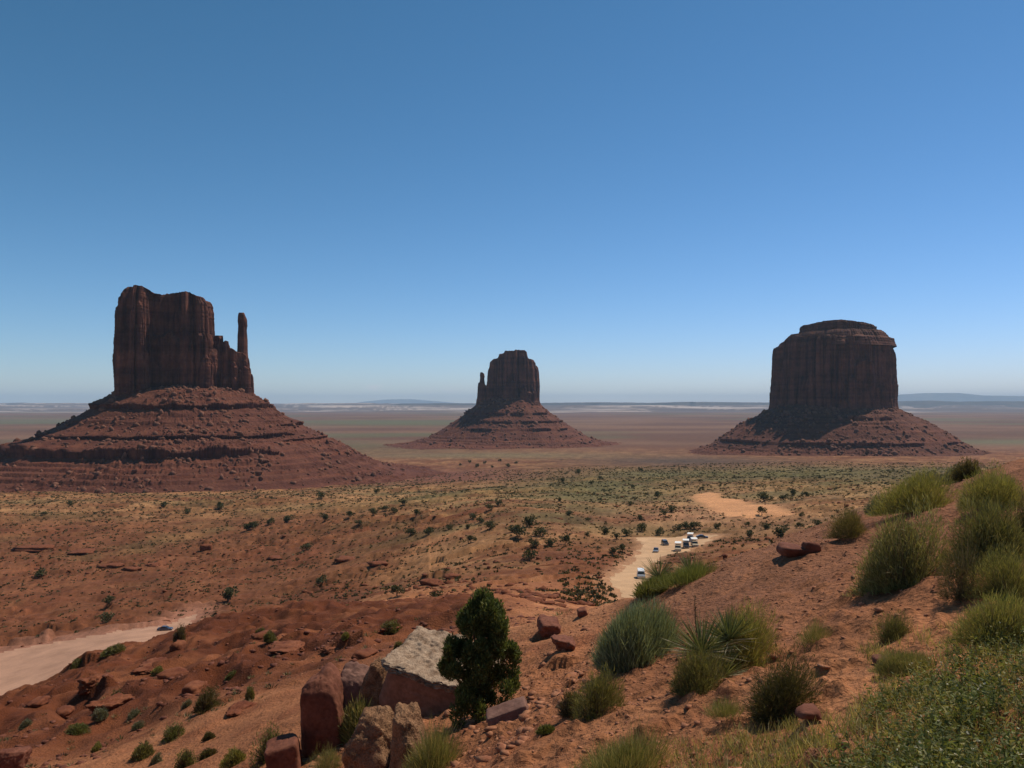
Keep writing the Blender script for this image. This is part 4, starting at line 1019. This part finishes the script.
REG = [(lambda x, y: y < 482, 'tiny dark juniper far out on the plain toward the middle butte', 'junipers far out on the plain'),
       (lambda x, y: x < 215, 'dark juniper dotting the reddish flats below the left butte', 'junipers below the left butte'),
       (lambda x, y: x < 420 and y > 540, 'dark juniper on bare ground between the red mound and the flats', 'junipers behind the red mound'),
       (lambda x, y: x < 445, 'dark round juniper on the tan grassy flat right of the left butte', 'junipers on the tan flat'),
       (lambda x, y: x < 602 and y > 500, 'round dark juniper on the low reddish rise left of the winding road', 'junipers on the reddish rise'),
       (lambda x, y: x < 735, 'dark juniper around the upper end of the winding road', 'junipers around the winding road'),
       (lambda x, y: True, 'dark juniper beside the bare orange sand patch', 'junipers by the sand patch')]
def mini_tree(seed, n=520):
    g = np.random.default_rng(seed); G = Geo()
    K = 9; cen = np.stack([g.normal(0, .22, K), g.normal(0, .22, K), g.uniform(.25, .72, K)], 1)
    for c in cen:
        m = n // K; u = unit(g.normal(size=(m, 3))); p = c + u * .26 * g.random((m, 1)) ** .4
        G.blades(p, u + .4 * g.normal(size=(m, 3)), .12, .09, 0, g, pal(g, m, [(.075, .08, .03), (.11, .11, .045), (.05, .055, .022)]), 1 + 1)
    return G
protos = []
for i in range(5):
    T = Geo(); g = np.random.default_rng(i); tube(T, [(0, 0, -.1), (.03, 0, .2), (0, .04, .5)], [.06, .045, .02], g, (.15, .11, .08))
    c = mini_tree(100 + i).make('crown', M['scrub']); t_ = T.make('trunk', M['bark'])
    protos.append((c, t_))
for i, (px, py, wp) in enumerate(JP):
    p = at(px, py + wp * .3, 145); c, t_ = protos[i % 5]
    root = empty('juniper', p, random.uniform(0, 6.28)); w_ = float(np.clip(wp * p.y / F, .8, 7)); root.scale = (w_, w_, w_ * random.uniform(.85, 1.1))
    for src in (c, t_):
        q = src if i < 5 else src.copy()
        if i >= 5: COL.objects.link(q)
        q.parent = root
    for f_, lb, gr in REG:
        if f_(px, py): tag(root, lb, 'juniper', gr); break

# ------------------------------------------------------------ ground cover nobody could count
def scatter(n, dlo, dhi, test, seed, pxlo=-60, pxhi=1084):
    g = np.random.default_rng(seed); d = np.exp(g.uniform(math.log(dlo), math.log(dhi), n)); px = g.uniform(pxlo, pxhi, n)
    x = (px - 512) / F * d; z = height(x, d); py = HY - F * z / d
    # drop what lies behind a crest as well as roads and bare sand
    keep = test(px, py, x, d, g) & (poly_sd(x, d, ROAD_R) > 1.5) & (poly_sd(x, d, ROAD_L) > 1.5) & (poly_sd(x, d, SAND) > 0)
    return np.stack([x, d, z], 1)[keep], px[keep], py[keep], g

def tufts(name, P, size, g, cols, label, per=9, mat='scrub', wide=.5, flat=.55, seg=2):
    n = len(P); G = Geo(); cl = pal(g, n, cols, jit=.22)
    for k in range(per):
        u = hemi(g, n, .0); b = P + u * size[:, None] * np.array([.34, .34, .30 * flat])
        G.blades(b, u + np.array([0, 0, .35]), size * .55, size * wide * .6, 0, g, cl * g.uniform(.8, 1.2, (n, 1)), seg)
    o = G.make(name, M[mat]); tag(o, label, kind='stuff'); return o

def t_mid(px, py, x, d, g):
    den = .30 + .75 * fbm2(x / 40, d / 40, 3, 91) + .35 * fbm2(x / 9, d / 9, 2, 92) + .25 * sstep(330, 520, d)
    den = den - .5 * (1 - sstep(200, 260, d)) * (px < 560)
    return g.random(len(px)) < np.clip(den, .02, .9)
P, px, py, g = scatter(62000, 150, 1300, t_mid, 5)
sz = g.uniform(.45, 1.35, len(P)) * (1 + .9 * sstep(300, 900, P[:, 1])); 
tufts('desert_scrub', P, sz, g, [(.07, .065, .028), (.11, .095, .04), (.05, .045, .02), (.15, .12, .055), (.06, .065, .025)], 'sagebrush and dry scrub dotting the valley floor', 6, seg=1, wide=1.15)
P, px, py, g = scatter(2400, 26, 150, lambda px, py, x, d, g: g.random(len(px)) < np.clip(.22 + .6 * fbm2(x / 9, d / 9, 3, 93), .03, .8), 6)
tufts('low_scrub', P, g.uniform(.12, .42, len(P)), g, [(.12, .11, .045), (.18, .15, .07), (.08, .075, .035), (.22, .18, .10)], 'small dry tufts on the slopes below the rim', 24, wide=.13)

def rocks(name, P, size, g, label, mat, sub=1):
    u, f = ICO[sub]; n = len(P); k = len(u)
    sc = g.uniform(.6, 1.4, (n, 1, 3)) * np.array([1, 1, .5]); jit = 1 + .22 * g.normal(size=(n, k, 1))
    a = g.uniform(0, 6.28, n); ca, sa = np.cos(a)[:, None], np.sin(a)[:, None]
    v = u[None] * sc * jit * size[:, None, None]
    x = v[..., 0] * ca - v[..., 1] * sa; y = v[..., 0] * sa + v[..., 1] * ca
    v = np.stack([x, y, v[..., 2]], -1) + P[:, None, :] + np.array([0, 0, .05]) * size[:, None, None]
    ff = (f[None] + (np.arange(n) * k)[:, None, None]).reshape(-1, 3)
    o = mesh_np(name, v.reshape(-1, 3), ff, mat); tag(o, label, kind='stuff')
P, px, py, g = scatter(42000, 3.5, 45, lambda px, py, x, d, g: g.random(len(px)) < np.clip(.30 + .9 * fbm2(x / 2.5, d / 2.5, 3, 95), .04, 1), 7, 300)
rocks('pebbles', P, .008 + .035 * g.random(len(P)) ** 6 + .0010 * P[:, 1] * g.random(len(P)) ** 2, g, 'loose stones and clods on the near slope', M['clod'])
P, px, py, g = scatter(17000, 120, 700, lambda px, py, x, d, g: g.random(len(px)) < np.clip(.06 + 1.2 * fbm2(x / 60, d / 45, 3, 96) + .5 * np.exp(-((px - 500) / 70) ** 2 - ((py - 592) / 16) ** 2) + .4 * np.exp(-((px - 150) / 120) ** 2 - ((py - 560) / 14) ** 2), 0, 1), 8)
rocks('rubble', P, .2 + 1.1 * g.random(len(P)) ** 2, g, 'broken sandstone rubble along the ledges', M['mudrock'])
P, px, py, g = scatter(6000, 28, 120, lambda px, py, x, d, g: g.random(len(px)) < np.clip(.2 + 1.0 * fbm2(x / 8, d / 8, 3, 97), 0, 1), 9, -60, 560)
rocks('gravel', P, g.uniform(.04, .22, len(P)), g, 'scattered stones on the red mound', M['redrock'])

# grasses and weeds of the near slope
def inpoly(px, py, pts):
    ins = np.zeros(px.shape, bool); n = len(pts)
    for i in range(n):
        ax, ay = pts[i]; bx, by = pts[(i + 1) % n]
        ins ^= ((ay > py) != (by > py)) & (px < (bx - ax) * (py - ay) / (by - ay + 1e-9) + ax)
    return ins
P, px, py, g = scatter(9000, 9, 19, lambda px, py, x, d, g: inpoly(px, py, [(285, 800), (290, 700), (350, 640), (400, 690), (450, 712), (500, 705), (590, 600), (600, 690), (530, 735), (470, 800)]) & (g.random(len(px)) < .22), 19, 270, 620)
rocks('broken_stone', P, .012 + .10 * g.random(len(P)) ** 6, g, 'broken stones lying around the rock pile', M['clod'])
def near_grass(name, poly, n, seed, cols, L, W, label, per=12, thr=0.0, dlo=3, dhi=16):
    P, px, py, g = scatter(n, dlo, dhi, lambda px, py, x, d, g: inpoly(px, py, poly) & (fbm2(x / .8, d / .8, 3, seed) + .5 * g.random(len(px)) > thr), seed, 380, 1200)
    m = len(P); G = Geo(); base = pal(g, m, cols, jit=.2)
    for k in range(per):
        b = P + np.stack([g.normal(0, .035, m), g.normal(0, .035, m), np.zeros(m)], 1)
        dr = np.stack([g.normal(0, .42, m), g.normal(0, .42, m), np.ones(m)], 1)
        G.blades(b, dr, L * g.uniform(.5, 1.25, m), W, .25 * g.random(m), g, base * g.uniform(.75, 1.25, (m, 1)), 3)
    o = G.make(name, M['leaf']); tag(o, label, kind='stuff')
near_grass('dry_grass', [(830, 780), (700, 800), (556, 800), (580, 752), (640, 742), (700, 745), (760, 728), (840, 722), (880, 690), (860, 650), (900, 640), (960, 620), (1000, 600), (1100, 570), (1100, 800)],
           12000, 12, [(.38, .31, .13), (.30, .26, .09), (.46, .36, .19), (.20, .20, .06)], .12, .005, 'straw and green grass on the near slope', 8, .08)
def weeds():
    poly = [(822, 800), (838, 762), (860, 740), (880, 712), (915, 690), (950, 668), (985, 655), (1030, 640), (1150, 610), (1150, 900), (822, 900)]
    P, px, py, g = scatter(9000, 2.6, 9, lambda px, py, x, d, g: inpoly(px, py, poly) & (fbm2(x / .55, d / .55, 3, 31) + .55 * g.random(len(px)) > .25), 33, 780, 1250)
    m = len(P); G = Geo()
    st = 2; cl = pal(g, m, GREENW, jit=.2)
    for k in range(st):
        H = g.uniform(.10, .24, m); dr = np.stack([g.normal(0, .4, m), g.normal(0, .4, m), np.ones(m)], 1)
        b = P + np.stack([g.normal(0, .04, m), g.normal(0, .04, m), np.zeros(m)], 1)
        G.blades(b, dr, H, .004, .1, g, cl * .9, 3)
        du = unit(dr)
        for j in range(9):
            t = (j + 1) / 9.5
            c = b + du * (H * t)[:, None] - np.array([0, 0, .1]) * (H * t * t)[:, None]
            lv = np.stack([g.normal(size=m), g.normal(size=m), g.uniform(.1, .9, m)], 1)
            G.blades(c, lv, .030 * g.uniform(.6, 1.3, m), .010, .1, g, cl * g.uniform(.75, 1.35, (m, 1)), 2)
    # tiny pale seed heads
    k = g.choice(m, m // 12, replace=False); b = P[k] + np.stack([g.normal(0, .03, len(k)), g.normal(0, .03, len(k)), g.uniform(.12, .24, len(k))], 1)
    for j in range(3): G.blades(b, hemi(g, len(k)), .012, .009, 0, g, pal(g, len(k), [(.6, .55, .42)]), 2)
    o = G.make('weeds', M['leaf']); tag(o, 'dense green leafy weeds covering the near right slope', kind='stuff')
weeds()

# ------------------------------------------------------------ vehicles
def prism(prof, wid, inset=None):
    """side profile (x forward, z up) extruded across y; inset: per point half-width factor"""
    bm = bmesh.new(); n = len(prof); L = []; R = []
    for i, (x, z) in enumerate(prof):
        k = inset[i] if inset else 1
        L.append(bm.verts.new((x, wid / 2 * k, z))); R.append(bm.verts.new((x, -wid / 2 * k, z)))
    bm.faces.new(L); bm.faces.new(R[::-1])
    for i in range(n):
        j = (i + 1) % n; bm.faces.new((L[j], L[i], R[i], R[j]))
    bmesh.ops.recalc_face_normals(bm, faces=bm.faces)
    return bm
def put(bm, name, mat, parent, bev=0.03, loc=(0, 0, 0)):
    if bev: bmesh.ops.bevel(bm, geom=list(bm.edges), offset=bev, segments=2, affect='EDGES')
    me = bpy.data.meshes.new(name); bm.to_mesh(me); bm.free(); me.materials.append(mat)
    o = bpy.data.objects.new(name, me); COL.objects.link(o); o.parent = parent; o.location = loc; return o
def box(cx, cy, cz, sx, sy, sz):
    bm = bmesh.new(); bmesh.ops.create_cube(bm, size=1)
    for v in bm.verts: v.co = Vector((cx + v.co.x * sx, cy + v.co.y * sy, cz + v.co.z * sz))
    return bm
def wheel(parent, x, y, r, wd=.24):
    bm = bmesh.new(); bmesh.ops.create_cone(bm, cap_ends=True, segments=24, radius1=r, radius2=r, depth=wd, matrix=Matrix.Rotation(math.pi / 2, 4, 'X'))
    o = put(bm, 'wheel', M['black'], parent, .03, (x, y, r))
    bm = bmesh.new(); bmesh.ops.create_cone(bm, cap_ends=True, segments=16, radius1=r * .6, radius2=r * .5, depth=wd + .03, matrix=Matrix.Rotation(math.pi / 2, 4, 'X'))
    put(bm, 'rim', M['rim'], o, 0)
def car(kind, px, py, rz, label, paint, roofm=None):
    p = at(px, py, 145); e = empty({'car': 'parked_car', 'suv': 'suv', 'van': 'van', 'truck': 'tour_truck'}[kind], p, rz)
    tag(e, label, {'car': 'car', 'suv': 'car', 'van': 'van', 'truck': 'truck'}[kind])
    if kind == 'car':
        L, W, r = 4.6, 1.8, .33
        body = [(-2.3, .35), (2.3, .35), (2.32, .62), (2.2, .78), (1.1, .92), (-1.5, .98), (-2.25, .92), (-2.32, .6)]
        gl = [(1.15, .9), (.45, 1.38), (-.9, 1.40), (-1.75, .95)]; rf = [(.42, 1.37), (.3, 1.45), (-.75, 1.47), (-.95, 1.38)]
    elif kind == 'suv':
        L, W, r = 4.9, 1.95, .38
        body = [(-2.4, .42), (2.4, .42), (2.42, .85), (2.25, 1.05), (1.25, 1.15), (-2.35, 1.15), (-2.42, .8)]
        gl = [(1.2, 1.1), (.65, 1.72), (-2.1, 1.74), (-2.36, 1.12)]; rf = [(.68, 1.70), (.5, 1.82), (-1.95, 1.84), (-2.15, 1.70)]
    elif kind == 'van':
        L, W, r = 5.4, 2.05, .36
        body = [(-2.7, .42), (2.7, .42), (2.72, .9), (2.4, 1.15), (1.8, 1.3), (-2.65, 1.3), (-2.72, .8)]
        gl = [(1.8, 1.25), (1.2, 2.0), (-2.5, 2.02), (-2.66, 1.28)]; rf = [(1.25, 1.96), (1.0, 2.16), (-2.4, 2.18), (-2.56, 1.96)]
    else:
        L, W, r = 6.4, 2.15, .42
        body = [(-3.2, .55), (3.1, .55), (3.15, 1.05), (2.9, 1.25), (2.0, 1.38), (-3.2, 1.38)]
        gl = [(2.0, 1.34), (1.55, 2.0), (.6, 2.02), (.45, 1.34)]; rf = [(1.6, 1.98), (1.5, 2.1), (.6, 2.12), (.5, 1.98)]
    put(prism(body, W), 'body', paint, e, .06)
    put(prism(gl, W * .94, [1, .86, .86, 1]), 'window_band', M['glass'], e, .02)
    put(prism(rf, W * .86), 'roof', roofm or paint, e, .04)
    for sx in (1, -1):
        for sy in (1, -1): wheel(e, sx * L * .31, sy * (W / 2 - .1), r)
    for sy in (1, -1):
        put(box(L / 2 - .02, sy * W * .36, r + .42, .10, .3, .16), 'headlight', M['lampm'], e, .02)
    put(box(L / 2 + .02, 0, r + .12, .12, W * .92, .16), 'front_bumper', M['silver'] if kind != 'car' else paint, e, .03)
    put(box(-L / 2 - .02, 0, r + .12, .12, W * .92, .16), 'rear_bumper', M['silver'] if kind != 'car' else paint, e, .03)
    if kind == 'truck':
        put(prism([(.35, 2.62), (-3.2, 2.62), (-3.25, 2.74), (-3.1, 2.84), (.2, 2.86), (.4, 2.76)], W * 1.04), 'canopy', M['canvas'], e, .03)
        for x in (.25, -1.4, -3.05):
            for sy in (1, -1): put(box(x, sy * W * .47, 2.0, .07, .07, 1.3), 'canopy_post', M['white'], e, 0)
        for x in (-.3, -1.2, -2.1, -2.9): put(box(x, 0, 1.62, .18, W * .82, .55), 'bench_seat', M['tanp'], e, .04)
    return e
R_ = math.radians
car('van', 641, 578, R_(-97), 'white-roofed van driving down the middle of the pale dirt road', M['silver'], M['white'])
car('car', 656, 552, R_(-105), 'small dark car on the road bend above the white-roofed van', M['silver'], M['dark'])
car('suv', 665, 545, R_(-88), 'tall dark off-roader at the road edge left of the tour trucks', M['dark'])
car('truck', 678, 551, R_(-103), 'tour truck with white canopy, leftmost of the parked group', M['tanp'])
car('truck', 686, 548, R_(-100), 'tour truck with white canopy, nearest one in the parked group', M['dark'])
car('truck', 694.5, 546.5, R_(-96), 'tour truck with white canopy, rightmost of the parked group', M['tanp'])
car('truck', 690, 541, R_(-108), 'tour truck with white canopy, farthest one in the parked group', M['blue'])
car('car', 702, 538.5, R_(-10), 'low dark car parked behind the tour trucks', M['dark'])
car('car', 165, 630.5, R_(8), 'slate blue car on the wide road beside the red mound', M['blue'])
